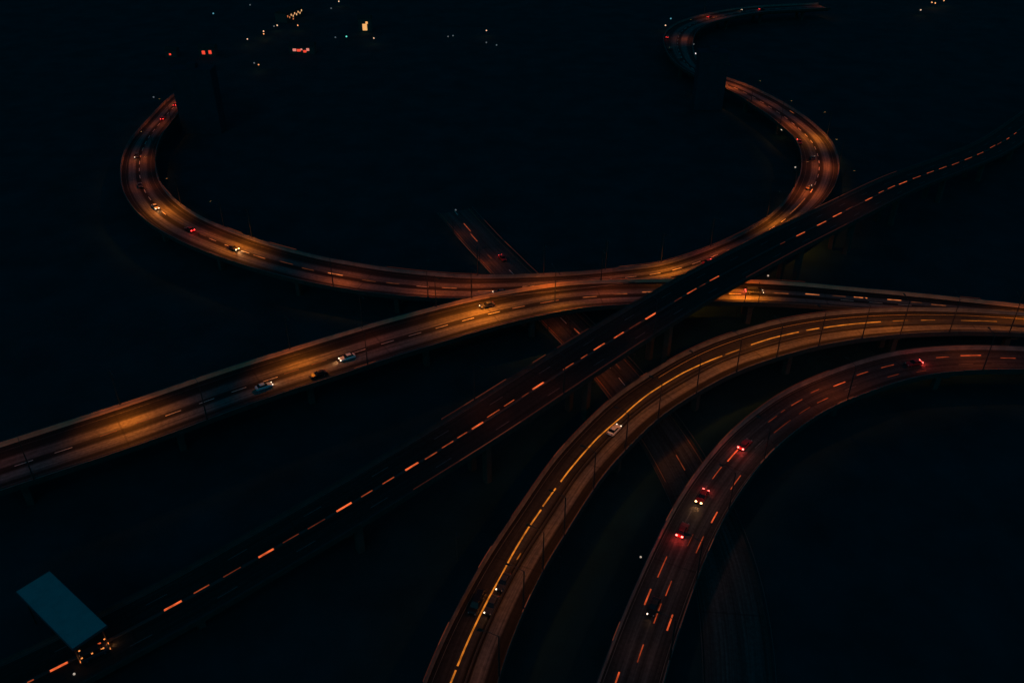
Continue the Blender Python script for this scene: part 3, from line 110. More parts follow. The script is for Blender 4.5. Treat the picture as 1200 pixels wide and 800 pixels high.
def asphalt(name, stops, joint=35.0):
    """worn asphalt: pale polished wheel bands and darker strips across the road, from the deck's own UV (u across, v metres along)"""
    m = bpy.data.materials.new(name); m.use_nodes = True
    n = m.node_tree.nodes; l = m.node_tree.links; b = n['Principled BSDF']
    b.inputs['Roughness'].default_value = .8; b.inputs['Specular IOR Level'].default_value = .25
    uv = n.new('ShaderNodeUVMap'); uv.uv_map = 'road'
    sp = n.new('ShaderNodeSeparateXYZ'); l.new(uv.outputs[0], sp.inputs[0])
    # a wobble so that bands are not ruler straight
    cm = n.new('ShaderNodeCombineXYZ'); l.new(sp.outputs[1], cm.inputs[1])
    wob = n.new('ShaderNodeTexNoise'); wob.inputs['Scale'].default_value = .03; wob.inputs['Detail'].default_value = 2; l.new(cm.outputs[0], wob.inputs['Vector'])
    ws = n.new('ShaderNodeMath'); ws.operation = 'MULTIPLY_ADD'; ws.inputs[1].default_value = .05; l.new(wob.outputs[0], ws.inputs[0])
    off = n.new('ShaderNodeMath'); off.operation = 'SUBTRACT'; off.inputs[1].default_value = .025; l.new(sp.outputs[0], off.inputs[0]); l.new(off.outputs[0], ws.inputs[2])
    cr = n.new('ShaderNodeValToRGB'); cr.color_ramp.interpolation = 'EASE'; l.new(ws.outputs[0], cr.inputs[0])
    e = cr.color_ramp.elements
    e[0].position = stops[0][0]; e[0].color = (*[stops[0][1]] * 3, 1)
    e[1].position = stops[-1][0]; e[1].color = (*[stops[-1][1]] * 3, 1)
    for p, v in stops[1:-1]:
        x = e.new(p); x.color = (v, v, v, 1)
    # streaks stretched along the road
    mp = n.new('ShaderNodeCombineXYZ')
    su_ = n.new('ShaderNodeMath'); su_.operation = 'MULTIPLY'; su_.inputs[1].default_value = 26; l.new(sp.outputs[0], su_.inputs[0]); l.new(su_.outputs[0], mp.inputs[0])
    sv = n.new('ShaderNodeMath'); sv.operation = 'MULTIPLY'; sv.inputs[1].default_value = .035; l.new(sp.outputs[1], sv.inputs[0]); l.new(sv.outputs[0], mp.inputs[1])
    st = n.new('ShaderNodeTexNoise'); st.inputs['Scale'].default_value = 1; st.inputs['Detail'].default_value = 4; l.new(mp.outputs[0], st.inputs['Vector'])
    mr = n.new('ShaderNodeMapRange'); mr.inputs['From Min'].default_value = .3; mr.inputs['From Max'].default_value = .7
    mr.inputs['To Min'].default_value = .5; mr.inputs['To Max'].default_value = 1.4; l.new(st.outputs[0], mr.inputs['Value'])
    # expansion joints
    md = n.new('ShaderNodeMath'); md.operation = 'MODULO'; md.inputs[1].default_value = joint; l.new(sp.outputs[1], md.inputs[0])
    lt = n.new('ShaderNodeMath'); lt.operation = 'GREATER_THAN'; lt.inputs[1].default_value = .45; l.new(md.outputs[0], lt.inputs[0])
    jm = n.new('ShaderNodeMath'); jm.operation = 'MULTIPLY_ADD'; jm.inputs[1].default_value = .3; jm.inputs[2].default_value = .7; l.new(lt.outputs[0], jm.inputs[0])
    # grit
    tc = n.new('ShaderNodeTexCoord'); g = n.new('ShaderNodeTexNoise'); g.inputs['Scale'].default_value = 1.3; g.inputs['Detail'].default_value = 6; l.new(tc.outputs['Object'], g.inputs['Vector'])
    gr = n.new('ShaderNodeMapRange'); gr.inputs['From Min'].default_value = .3; gr.inputs['From Max'].default_value = .7
    gr.inputs['To Min'].default_value = .75; gr.inputs['To Max'].default_value = 1.25; l.new(g.outputs[0], gr.inputs['Value'])
    a = n.new('ShaderNodeMath'); a.operation = 'MULTIPLY'; l.new(mr.outputs[0], a.inputs[0]); l.new(jm.outputs[0], a.inputs[1])
    a2 = n.new('ShaderNodeMath'); a2.operation = 'MULTIPLY'; l.new(a.outputs[0], a2.inputs[0]); l.new(gr.outputs[0], a2.inputs[1])
    mx = n.new('ShaderNodeMix'); mx.data_type = 'RGBA'; mx.blend_type = 'MULTIPLY'; mx.inputs[0].default_value = 1
    l.new(cr.outputs[0], mx.inputs[6]); l.new(a2.outputs[0], mx.inputs[7]); l.new(mx.outputs[2], b.inputs['Base Color'])
    return m

DK, SH = .012, .045
ASPH = {
 'A': asphalt('asphalt_loop', [(0, .02), (.12, .018), (.22, .02), (.31, .10), (.42, .09), (.48, .012), (.56, .012), (.63, .12), (.77, .12), (.84, .018), (1, .025)]),
 'B': asphalt('asphalt_ramp', [(0, .018), (.14, .012), (.25, .014), (.33, .10), (.44, .11), (.49, .02), (.57, .014), (.64, .13), (.74, .13), (.82, .02), (.93, .045), (1, .05)]),
 'C': asphalt('asphalt_overpass', [(0, .03), (.2, .02), (.5, .014), (.8, .02), (1, .03)]),
 'D': asphalt('asphalt_curve', [(0, .012), (.1, .018), (.2, .03), (.33, .035), (.42, .05), (.475, .03), (.505, .004), (.575, .004), (.61, .10), (.77, .13), (.83, .014), (1, .010)]),
 'E': asphalt('asphalt_low', [(0, .02), (.15, .035), (.3, .055), (.4, .03), (.5, .055), (.6, .03), (.7, .055), (.85, .03), (1, .02)]),
 'F': asphalt('asphalt_ground', [(0, .05), (.3, .07), (.45, .05), (.7, .07), (1, .05)]),
}
M_PAINT = mat('worn_white_paint', (.62, .60, .55), .6, noise=.3, nscale=1.5)
M_WORN = mat('nearly_worn_off_paint', (.12, .115, .11), .8, noise=.4, nscale=.8)
M_YELLOW = mat('yellow_paint', (.85, .60, .16), .5, noise=.15, nscale=1.0)
M_CONC = mat('parapet_concrete', (.15, .145, .14), .85, noise=.35, nscale=.35)
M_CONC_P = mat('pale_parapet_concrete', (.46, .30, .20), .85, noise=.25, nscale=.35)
M_CONC_D = mat('girder_concrete', (.045, .045, .045), .9, noise=.3, nscale=.3)
M_CONC_SHADE = mat('shaded_concrete', (.03, .03, .03), .9, noise=.4, nscale=.5)  # shade put into the colour of outer parapet faces
M_CONC_C = mat('dark_concrete', (.055, .05, .05), .9, noise=.3, nscale=.3)  # darker concrete for the straight overpass parapets
M_PANEL = mat('amber_reflector', (.70, .34, .16), .4)
M_STEEL = mat('dark_steel', (.03, .035, .04), .5, .3)
M_POLE = mat('galvanised_steel', (.10, .11, .12), .45, .5)
M_GROUND = mat('dark_grass_ground', (.010, .044, .052), .95, noise=.3, nscale=.06, spec=.1)
M_RUBBER = mat('tyre_rubber', (.015, .015, .015), .8)
M_GLASS = mat('car_glass', (.01, .012, .015), .12)
M_RIM = mat('wheel_rim', (.35, .36, .38), .3, .8)

# ------------------------------------------------------------------ helpers
def link(name, me, m=None, parent=None):
    o = bpy.data.objects.new(name, me); C.objects.link(o)
    if m is not None:
        for x in (m if isinstance(m, (list, tuple)) else [m]): me.materials.append(x)
    if parent: o.parent = parent
    return o
def from_bm(name, bm, m=None, parent=None, smooth=False):
    me = bpy.data.meshes.new(name); bmesh.ops.recalc_face_normals(bm, faces=bm.faces); bm.to_mesh(me); bm.free()
    if smooth:
        for p in me.polygons: p.use_smooth = True
    return link(name, me, m, parent)
def tag(o, label=None, cat=None, group=None, kind=None):
    if label: o['label'] = label
    if cat: o['category'] = cat
    if group: o['group'] = group
    if kind: o['kind'] = kind
    return o
def empty(name, loc, rz=0):
    o = bpy.data.objects.new(name, None); o.empty_display_size = .5; C.objects.link(o)
    o.location = loc; o.rotation_euler = (0, 0, rz); return o
def box(bm, x0, x1, y0, y1, z0, z1, mi=0, taper=0, tz=0):
    v = [bm.verts.new(p) for p in ((x0, y0, z0), (x1, y0, z0), (x1, y1, z0), (x0, y1, z0),
         (x0 + taper, y0 + tz, z1), (x1 - taper, y0 + tz, z1), (x1 - taper, y1 - tz, z1), (x0 + taper, y1 - tz, z1))]
    for f in ((0, 3, 2, 1), (4, 5, 6, 7), (0, 1, 5, 4), (1, 2, 6, 5), (2, 3, 7, 6), (3, 0, 4, 7)):
        bm.faces.new([v[i] for i in f]).material_index = mi
def tube(bm, p0, p1, r0, r1=None, n=8):
    r1 = r0 if r1 is None else r1
    p0, p1 = Vector(p0), Vector(p1); d = (p1 - p0).normalized()
    a = d.orthogonal().normalized(); b = d.cross(a)
    A = [bm.verts.new(p0 + (a * math.cos(t) + b * math.sin(t)) * r0) for t in [2 * math.pi * k / n for k in range(n)]]
    B = [bm.verts.new(p1 + (a * math.cos(t) + b * math.sin(t)) * r1) for t in [2 * math.pi * k / n for k in range(n)]]
    for k in range(n): bm.faces.new((A[k], A[(k + 1) % n], B[(k + 1) % n], B[k]))
    bm.faces.new(A[::-1]); bm.faces.new(B)
ORD = ['zeroth', 'first', 'second', 'third', 'fourth', 'fifth', 'sixth', 'seventh', 'eighth', 'ninth', 'tenth', 'eleventh', 'twelfth', 'thirteenth',
       'fourteenth', 'fifteenth', 'sixteenth', 'seventeenth', 'eighteenth', 'nineteenth', 'twentieth', 'twenty first', 'twenty second', 'twenty third', 'twenty fourth', 'twenty fifth']

# ------------------------------------------------------------------ road stations: (x, y, width, z) every 3 m
STEP = 3.0
class Road:
    def __init__(s, key):
        s.P = ROADS[key]; s.key = key; n = len(s.P); s.T = []
        for i in range(n):
            a = s.P[max(i - 1, 0)]; b = s.P[min(i + 1, n - 1)]
            v = Vector((b[0] - a[0], b[1] - a[1])).normalized(); s.T.append(v)
        s.L = (n - 1) * STEP
        for p in s.P: p[2] = min(p[2], 19.5)
    def at(s, d):
        d = min(max(d, 0), s.L - .01); i = int(d / STEP); f = d / STEP - i
        a, b = s.P[i], s.P[i + 1]; p = [a[k] * (1 - f) + b[k] * f for k in range(4)]
        t = (s.T[i] * (1 - f) + s.T[i + 1] * f).normalized()
        return p, t
    def pt(s, d, lat, dz=0):
        p, t = s.at(d); return Vector((p[0] - t.y * lat, p[1] + t.x * lat, p[3] + dz))
    def head(s, d):
        p, t = s.at(d); return math.atan2(t.y, t.x)
    def w(s, d): return s.at(d)[0][2]
RD = {k: Road(k) for k in ROADS}

def sweep(bm, rd, prof, d0=0, d1=None, mi=0, step=STEP, uv=None, topidx=None):
    """prof: function(width) -> closed list of (lat, dz) swept along the road"""
    d1 = rd.L if d1 is None else d1
    n = max(1, round((d1 - d0) / step)); rings = []
    for i in range(n + 1):
        d = d0 + (d1 - d0) * i / n
        pr = prof(rd.w(d)); rings.append([bm.verts.new(rd.pt(d, a, z)) for a, z in pr])
    m = len(rings[0])
    for i in range(n):
        for k in range(m):
            f = bm.faces.new((rings[i][k], rings[i][(k + 1) % m], rings[i + 1][(k + 1) % m], rings[i + 1][k])); f.material_index = mi
    for r, rev in ((rings[0], 0), (rings[-1], 1)):
        f = bm.faces.new(r if rev else r[::-1]); f.material_index = mi

def paint(bm, rd, lat, d0, d1, wid, mi, dz=.02):
    n = max(1, int((d1 - d0) / 3)); prev = None
    for i in range(n + 1):
        d = d0 + (d1 - d0) * i / n; l = lat(rd.w(d)) if callable(lat) else lat
        a, b = bm.verts.new(rd.pt(d, l + wid / 2, dz)), bm.verts.new(rd.pt(d, l - wid / 2, dz))
        if prev: bm.faces.new((prev[0], prev[1], b, a)).material_index = mi
        prev = (a, b)
def dashes(bm, rd, lat, d0, d1, period, length, wid, mi, ph=0):
    d = d0 + ph
    while d + length < d1:
        l = lat(rd.w(d)) if callable(lat) else lat
        if not any(q[0] == rd.key and q[2] < d + length + 2 and q[3] > d - 2 and abs(q[4] - l) < 2.2 for q in STRIPS):
            paint(bm, rd, lat, d, d + length, wid, mi)
        d += period

# ------------------------------------------------------------------ ground
bm = bmesh.new(); S = 5000
v = [bm.verts.new(p) for p in ((-S, -1500, 0), (S, -1500, 0), (S, 7000, 0), (-S, 7000, 0))]; bm.faces.new(v)
tag(from_bm('ground', bm, M_GROUND), kind='structure')

EM_BASE = {'C': (1.0, .155, .04), 'B': (1.0, .26, .07), 'A': (1.0, .25, .07), 'D': (1.0, .28, .025), 'E': (1.0, .125, .03), 'F': (1.0, .18, .06)}  # glow colours for road marks, which are no lamps
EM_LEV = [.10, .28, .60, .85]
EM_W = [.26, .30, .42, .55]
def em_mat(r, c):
    nm = f'mark_glow_{r}_{c}'
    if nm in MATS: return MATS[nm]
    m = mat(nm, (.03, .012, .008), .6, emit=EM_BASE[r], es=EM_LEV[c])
    n = m.node_tree.nodes; l = m.node_tree.links      # noise varies the painted glow along each mark
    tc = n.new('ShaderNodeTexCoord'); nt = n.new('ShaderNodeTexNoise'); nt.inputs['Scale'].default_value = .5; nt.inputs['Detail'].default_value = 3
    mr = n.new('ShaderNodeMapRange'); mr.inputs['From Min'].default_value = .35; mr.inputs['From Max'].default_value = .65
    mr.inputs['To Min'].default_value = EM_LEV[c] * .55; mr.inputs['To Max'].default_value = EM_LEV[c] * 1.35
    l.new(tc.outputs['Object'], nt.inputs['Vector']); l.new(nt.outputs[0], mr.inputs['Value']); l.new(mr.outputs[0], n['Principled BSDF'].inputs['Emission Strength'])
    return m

INFO = {
 'A': ('viaduct', 'long U shaped viaduct whose two orange lit loops curl round behind the other roads', 'overpass'),
 'B': ('viaduct', 'wide orange lit viaduct rising from the left edge with a bright pale parapet', 'overpass'),
 'C': ('overpass', 'dark straight overpass crossing above all others with a glowing dashed median', 'overpass'),
 'D': ('viaduct', 'curved viaduct with one solid yellow line sweeping from bottom centre to the right', 'overpass'),
 'E': ('viaduct', 'dim red lit curved viaduct, lowest and nearest on the right', 'overpass'),
}
def pstn(pr, w, side, h, pw):
    x0 = side * (w / 2 - pw); x1 = side * w / 2
    return x0, x1
def build_road(key):
    rd = RD[key]
    root = empty(INFO[key][0], rd.pt(rd.L / 2, 0, 0) * 1.0); root.location.z = 0
    tag(root, INFO[key][1], INFO[key][2])
    off = root.location.copy()
    def part(name, bm, m, parent=root):
        bmesh.ops.translate(bm, vec=-off, verts=bm.verts)
        return from_bm(name, bm, m, parent)
    # deck : surface with uv + slab and girder
    bm = bmesh.new(); uvl = bm.loops.layers.uv.new('road')
    n = len(rd.P); prev = None
    for i in range(n):
        d = i * STEP; w = rd.w(d) - .7
        row = [(bm.verts.new(rd.pt(d, w * (.5 - k / 6), 0)), k / 6, d) for k in range(7)]
        if prev:
            for k in range(6):
                q = (prev[k], prev[k + 1], row[k + 1], row[k]); f = bm.faces.new([a[0] for a in q]); f.material_index = 0
                for lp, a in zip(f.loops, q): lp[uvl].uv = (a[1], a[2])
        prev = row
    sweep(bm, rd, lambda w: [(w / 2 - .01, -.03), (-w / 2 + .01, -.03), (-w / 2 + .01, -.35), (-w / 2 + 2.2, -.6), (-w / 2 + 3.4, -1.8), (w / 2 - 3.4, -1.8), (w / 2 - 2.2, -.6), (w / 2 - .01, -.35)], mi=1)
    L = rd.L
    if key == 'A':
        dashes(bm, rd, lambda w: w * .02, 0, L, 8.5, 3.9, .24, 2)
        paint(bm, rd, lambda w: w / 2 - 2.1, 0, L, .1, 4); paint(bm, rd, lambda w: -w / 2 + 2.1, 0, L, .1, 4)
    if key == 'B':
        dashes(bm, rd, lambda w: -w * .02, 0, L, 8.5, 3.9, .24, 2, 3)
        paint(bm, rd, lambda w: w / 2 - 2.4, 0, L, .1, 4); paint(bm, rd, lambda w: -w / 2 + 2.6, 0, L, .1, 4)
    if key == 'C':
        for f in (.27, -.27): dashes(bm, rd, lambda w, f=f: w * f, 0, L, 17, 4.2, .2, 4, 5 if f > 0 else 0)
        for f in (.455, -.455): paint(bm, rd, lambda w, f=f: w * f, 0, L, .16, 4)
    if key == 'D':
        dashes(bm, rd, lambda w: w * .12, 190, L, 10, 6, .32, 3)
        paint(bm, rd, lambda w: w / 2 - 1.3, 0, L, .1, 4)
        paint(bm, rd, lambda w: w / 2 - 2.4, D_SOLID - 20, L, .16, 3)
    if key == 'E':
        for f, ph in ((.17, 0), (-.12, 4)): dashes(bm, rd, lambda w, f=f: w * f, 0, L, 9.5, 4.2, .2, 4, ph)
        paint(bm, rd, lambda w: w / 2 - .9, 0, L, .1, 4); paint(bm, rd, lambda w: -w / 2 + .9, 0, L, .1, 4)
    part('deck', bm, [ASPH[key], M_CONC_D, M_PAINT, M_YELLOW, M_WORN])
    # parapets
    for side in (1, -1):
        bm = bmesh.new()
        h = 1.15 if key != 'C' else .95
        def prof(w, side=side, h=h):
            o, i_, t = side * w / 2, side * (w / 2 - .45), side * (w / 2 - .28)
            return [(o, -.34), (o, h), (t, h), (t, .35), (i_, .02), (i_, -.02)][::side]
        sweep(bm, rd, prof)
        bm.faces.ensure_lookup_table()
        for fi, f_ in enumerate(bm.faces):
            if fi % 6 == (0 if side > 0 else 4): f_.material_index = 1      # outer face darkened in colour against the sky light
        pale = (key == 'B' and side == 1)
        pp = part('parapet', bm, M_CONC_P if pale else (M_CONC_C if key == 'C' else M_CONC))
        pp.data.materials.append(M_CONC_SHADE)
        # steel top rail on posts
        bm = bmesh.new()
        sweep(bm, rd, lambda w, side=side, h=h: [(side * (w / 2 - .08), h + .25), (side * (w / 2 - .08), h + .33), (side * (w / 2 - .2), h + .33), (side * (w / 2 - .2), h + .25)][::side])
        d = 1.5
        while d < rd.L:
            a = rd.pt(d, side * (rd.w(d) / 2 - .14), h - .02); tube(bm, a, a + Vector((0, 0, .28)), .04, n=4); d += 4.5
        part('railing', bm, M_STEEL)
    # median kerb of the straight overpass
    if key == 'C':
        bm = bmesh.new()
        sweep(bm, rd, lambda w: [(.38, -.02), (.30, .22), (-.30, .22), (-.38, -.02)])
        part('median_kerb', bm, M_CONC_D)
    if key == 'D':
        bm = bmesh.new()
        sweep(bm, rd, lambda w: [(-w * .045 + .2, -.02), (-w * .045 + .1, .5), (-w * .045 - .1, .5), (-w * .045 - .2, -.02)])
        part('median_barrier', bm, M_CONC_D)
    # piers
    d = 12
    while d < rd.L - 5:
        p = rd.pt(d, 0, 0); clear = p.z - 1.8
        blocked = clear < 2.0
        for k2, r2 in RD.items():
            if k2 == key or blocked: continue
            for q in r2.P[::2]:
                if q[3] < p.z - 3 and (q[0] - p.x) ** 2 + (q[1] - p.y) ** 2 < (q[2] / 2 + 3.2) ** 2: blocked = True; break
        if not blocked:
            a = rd.head(d); cs, sn = math.cos(a), math.sin(a)
            bm = bmesh.new(); w = rd.w(d)
            for sg in ((-1, 1) if w > 13 else (0,)):
                box(bm, -.8, .8, sg * w * .2 - .9, sg * w * .2 + .9, -.3, clear - 1.1)
            box(bm, -1.0, 1.0, -w * .3, w * .3, clear - 1.1, clear - .02)
            bmesh.ops.bevel(bm, geom=bm.edges[:], offset=.12, segments=1, affect='EDGES')
            for v_ in bm.verts:
                x, y = v_.co.x, v_.co.y; v_.co.x = p.x + x * cs - y * sn; v_.co.y = p.y + x * sn + y * cs
            part('pier', bm, M_CONC_D)
        d += 35
    # lane dashes, their brightness put in as material glow
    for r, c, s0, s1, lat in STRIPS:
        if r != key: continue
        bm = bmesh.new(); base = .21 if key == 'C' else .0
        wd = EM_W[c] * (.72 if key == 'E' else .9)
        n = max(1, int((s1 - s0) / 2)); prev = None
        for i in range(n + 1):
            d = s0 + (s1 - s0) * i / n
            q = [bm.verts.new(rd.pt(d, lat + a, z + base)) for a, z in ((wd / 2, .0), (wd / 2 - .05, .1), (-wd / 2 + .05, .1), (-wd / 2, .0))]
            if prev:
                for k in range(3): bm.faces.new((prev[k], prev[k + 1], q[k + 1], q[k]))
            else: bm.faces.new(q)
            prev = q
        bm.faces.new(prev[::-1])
        part('lane_glow', bm, em_mat(r, c))
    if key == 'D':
        for seg in GUIDE:  # segments of the yellow line, brightness put in as emission
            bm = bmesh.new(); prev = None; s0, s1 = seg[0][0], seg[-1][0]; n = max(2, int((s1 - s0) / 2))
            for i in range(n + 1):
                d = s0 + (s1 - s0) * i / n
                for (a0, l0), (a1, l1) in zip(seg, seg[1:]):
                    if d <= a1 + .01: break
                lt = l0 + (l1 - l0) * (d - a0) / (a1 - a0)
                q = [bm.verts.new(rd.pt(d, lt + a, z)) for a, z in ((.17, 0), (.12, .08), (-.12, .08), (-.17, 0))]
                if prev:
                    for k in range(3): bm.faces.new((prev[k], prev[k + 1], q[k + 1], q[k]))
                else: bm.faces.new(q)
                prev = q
            bm.faces.new(prev[::-1]); part('yellow_line_glow', bm, em_mat('D', 2))
    for r, s0, s1, side in PANELS:
        if r != key: continue
        bm = bmesh.new()
        n = max(1, int((s1 - s0) / 2)); prev = None
        for i in range(n + 1):
            d = s0 + (s1 - s0) * i / n; w = rd.w(d)
            q = [bm.verts.new(rd.pt(d, side * (w / 2 + a), z)) for a, z in ((.03, .3), (.03, 1.19), (-.31, 1.19), (-.31, .6), (-.285, .6), (-.285, 1.16), (.004, 1.16), (.004, .3))]
            if prev:
                for k in range(8): bm.faces.new((prev[k], prev[(k + 1) % 8], q[(k + 1) % 8], q[k]))
            else: bm.faces.new(q)
            prev = q
        bm.faces.new(prev[::-1])
        part('reflector_panel', bm, M_PANEL)
    return root
D_SOLID = 130.0
for k in 'ABCDE': build_road(k)

# ground level road passing beneath the viaducts (setting)
rd = RD['F']; bm = bmesh.new(); uvl = bm.loops.layers.uv.new('road'); prev = None
for i in range(len(rd.P)):
    d = i * STEP; w = rd.w(d)
    row = [(bm.verts.new(rd.pt(d, w * (.5 - k / 4), -.04)), k / 4, d) for k in range(5)]
    if prev:
        for k in range(4):
            q = (prev[k], prev[k + 1], row[k + 1], row[k]); f = bm.faces.new([a[0] for a in q])
            for lp, a in zip(f.loops, q): lp[uvl].uv = (a[1], a[2])
    prev = row
for side in (1, -1):
    sweep(bm, rd, lambda w, s=side: [(s * w / 2, -.1), (s * w / 2, .12), (s * (w / 2 + .35), .12), (s * (w / 2 + .35), -.1)][::-s], mi=1)
dashes(bm, rd, 0, 0, 150, 9, 4, .3, 2)
for f_ in (.46, -.46): paint(bm, rd, lambda w, f_=f_: w * f_, 0, 170, .22, 4, -.02)
tag(from_bm('road', bm, [ASPH['F'], M_CONC_D, M_PAINT, M_WORN, mat('faded_orange_line', (.30, .14, .07), .7, noise=.3, nscale=.5)]), kind='structure')
for side, nm in ((1, 'left'), (-1, 'right')):
    root = empty('guard_rail', rd.pt(rd.L / 2, side * 7.2, -.1)); off = root.location.copy()
    tag(root, f'thin steel guard rail along the {nm} edge of the dim ground road', 'guard rail')
    bm = bmesh.new(); sweep(bm, rd, lambda w, s=side: [(s * (w / 2 + .8), .45), (s * (w / 2 + .8), .8), (s * (w / 2 + .9), .8), (s * (w / 2 + .9), .45)][::s])
    bmesh.ops.translate(bm, vec=-off, verts=bm.verts); from_bm('rail', bm, mat('rail_steel', (.10, .10, .10), .6, .2), root)
    bm = bmesh.new(); d = 1
    while d < rd.L: a = rd.pt(d, side * (rd.w(d) / 2 + 1.0), -.1); tube(bm, a, a + Vector((0, 0, .85)), .07, n=4); d += 6
    bmesh.ops.translate(bm, vec=-off, verts=bm.verts); o = from_bm('posts', bm, M_STEEL, root); o['kind'] = 'stuff'

road_o = bpy.data.objects['road']
def strip_on(rd, name, parent, m, s0, s1, latf, z, wd, off=None):
    bm = bmesh.new(); prev = None; n = max(1, int((s1 - s0) / 2))
    for i in range(n + 1):
        d = s0 + (s1 - s0) * i / n; l = latf(rd.w(d))
        q = [bm.verts.new(rd.pt(d, l + a, z + b)) for a, b in ((wd / 2, 0), (wd / 2, .1), (-wd / 2, .1), (-wd / 2, 0))]
        if prev:
            for k in range(4): bm.faces.new((prev[k], prev[(k + 1) % 4], q[(k + 1) % 4], q[k]))
        else: bm.faces.new(q)
        prev = q
    bm.faces.new(prev[::-1])
    if off is not None: bmesh.ops.translate(bm, vec=-off, verts=bm.verts)
    return from_bm(name, bm, m, parent)
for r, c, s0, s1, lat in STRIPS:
    if r == 'F': strip_on(RD['F'], 'lane_glow', road_o, em_mat('F', c), s0, s1, lambda w: lat, .0, .26)  # ground road dashes with glow put into the material
M_EDGE = [mat('dim_edge_glow', (.03, .02, .015), .6, emit=(1, .20, .09), es=v) for v in (.035,)] + [mat('edge_glow', (.03, .02, .015), .6, emit=(1, .22, .09), es=.09)]  # painted glow for the lamp-lit tops of barriers and rails
VR = {o['label'].split()[0]: o for o in C.objects if o.parent is None and o.get('category') == 'overpass'}
ROOT = {'A': VR['long'], 'B': VR['wide'], 'C': VR['dark'], 'D': VR['curved'], 'E': VR['dim']}
GR = {1: bpy.data.objects['guard_rail'], -1: bpy.data.objects['guard_rail.001']}
for r, s0, s1, side, lev in EDGES:
    if r == 'F': strip_on(RD[r], 'rail_glow', GR[side], M_EDGE[lev], s0, s1, lambda w: side * (w / 2 + .85), .82, .14, GR[side].location)  # brightness along the guard rail put in as emission
    else:
        h = .95 if r == 'C' else 1.15
        strip_on(RD[r], 'edge_glow', ROOT[r], M_EDGE[lev], s0, s1, lambda w: side * (w / 2 - .14), h + .34, .14, ROOT[r].location)  # lit parapet edge put in as a glowing strip

# ------------------------------------------------------------------ street lamps
LCOL = [(1.0, .23, .012), (1.0, .16, .02), (1.0, .36, .22), (1.0, .21, .05)]
M_LENS = mat('lamp_lens', (.6, .5, .4), .3, emit=(1, .45, .12), es=3)
WHERE = {'A': 'U shaped viaduct', 'B': 'wide left ramp', 'D': 'yellow lined curve', 'E': 'lowest red ramp', 'F': 'dim ground road', 'C': 'dark overpass, added to light barriers'}  # the overpass lamps are added to redden its barriers
PH, REACH = 10.5, 2.8
def lamp_meshes():
    out = {}
    bm = bmesh.new(); tube(bm, (0, 0, 0), (0, 0, PH), .17, .10, 8); tube(bm, (0, 0, 0), (0, 0, .5), .24, .2, 8)
    me = bpy.data.meshes.new('pole'); bm.to_mesh(me); bm.free(); me.materials.append(M_STEEL); out['pole'] = me
    bm = bmesh.new(); prev = Vector((0, 0, PH - .1))
    for k in range(1, 5):
        t = k / 4; q = Vector((0, REACH * t, PH - .1 + .7 * math.sin(t * 1.4))); tube(bm, prev, q, .06, .05, 6); prev = q
    me = bpy.data.meshes.new('arm'); bm.to_mesh(me); bm.free(); me.materials.append(M_STEEL); out['arm'] = me
    bm = bmesh.new(); box(bm, -.2, .2, REACH - .1, REACH + .95, PH + .5, PH + .72, taper=.07, tz=.12)
    me = bpy.data.meshes.new('lamp_head'); bm.to_mesh(me); bm.free(); me.materials.append(M_STEEL); out['lamp_head'] = me
    bm = bmesh.new(); box(bm, -.13, .13, REACH + .1, REACH + .75, PH + .46, PH + .498)
    me = bpy.data.meshes.new('lens'); bm.to_mesh(me); bm.free(); me.materials.append(M_LENS); out['lens'] = me
    return out
LM = lamp_meshes()
SPOTS = {}
def spot_data(p, c, cone=100):
    k = (round(p, 2), c, cone)
    if k not in SPOTS:
        l = bpy.data.lights.new('lamp_light', 'SPOT'); l.energy = LAMP_POWER * p; l.color = LCOL[c]
        l.spot_size = R(cone); l.spot_blend = 1.0; l.shadow_soft_size = .25; SPOTS[k] = l
    return SPOTS[k]
def head_at(root, sgn, p, c, tilt, cone):
    a = link('arm', LM['arm'], None, root); h = link('lamp_head', LM['lamp_head'], None, root); e = link('lens', LM['lens'], None, h)
    if sgn < 0:
        a.rotation_euler = (0, 0, math.pi); h.rotation_euler = (0, 0, math.pi)
    for dx in (-3.0, 3.0):      # twin lamps in one head, thrown up and down the road
        s = bpy.data.objects.new('lamp_light', spot_data(p / 2, c, cone)); C.objects.link(s); s.parent = root
        s.location = (dx * .05, sgn * (REACH + .4), PH + .38)
        s.rotation_euler = (sgn * tilt, math.copysign(R(15 if cone < 105 else 30), -dx), 0)
cnt = {}
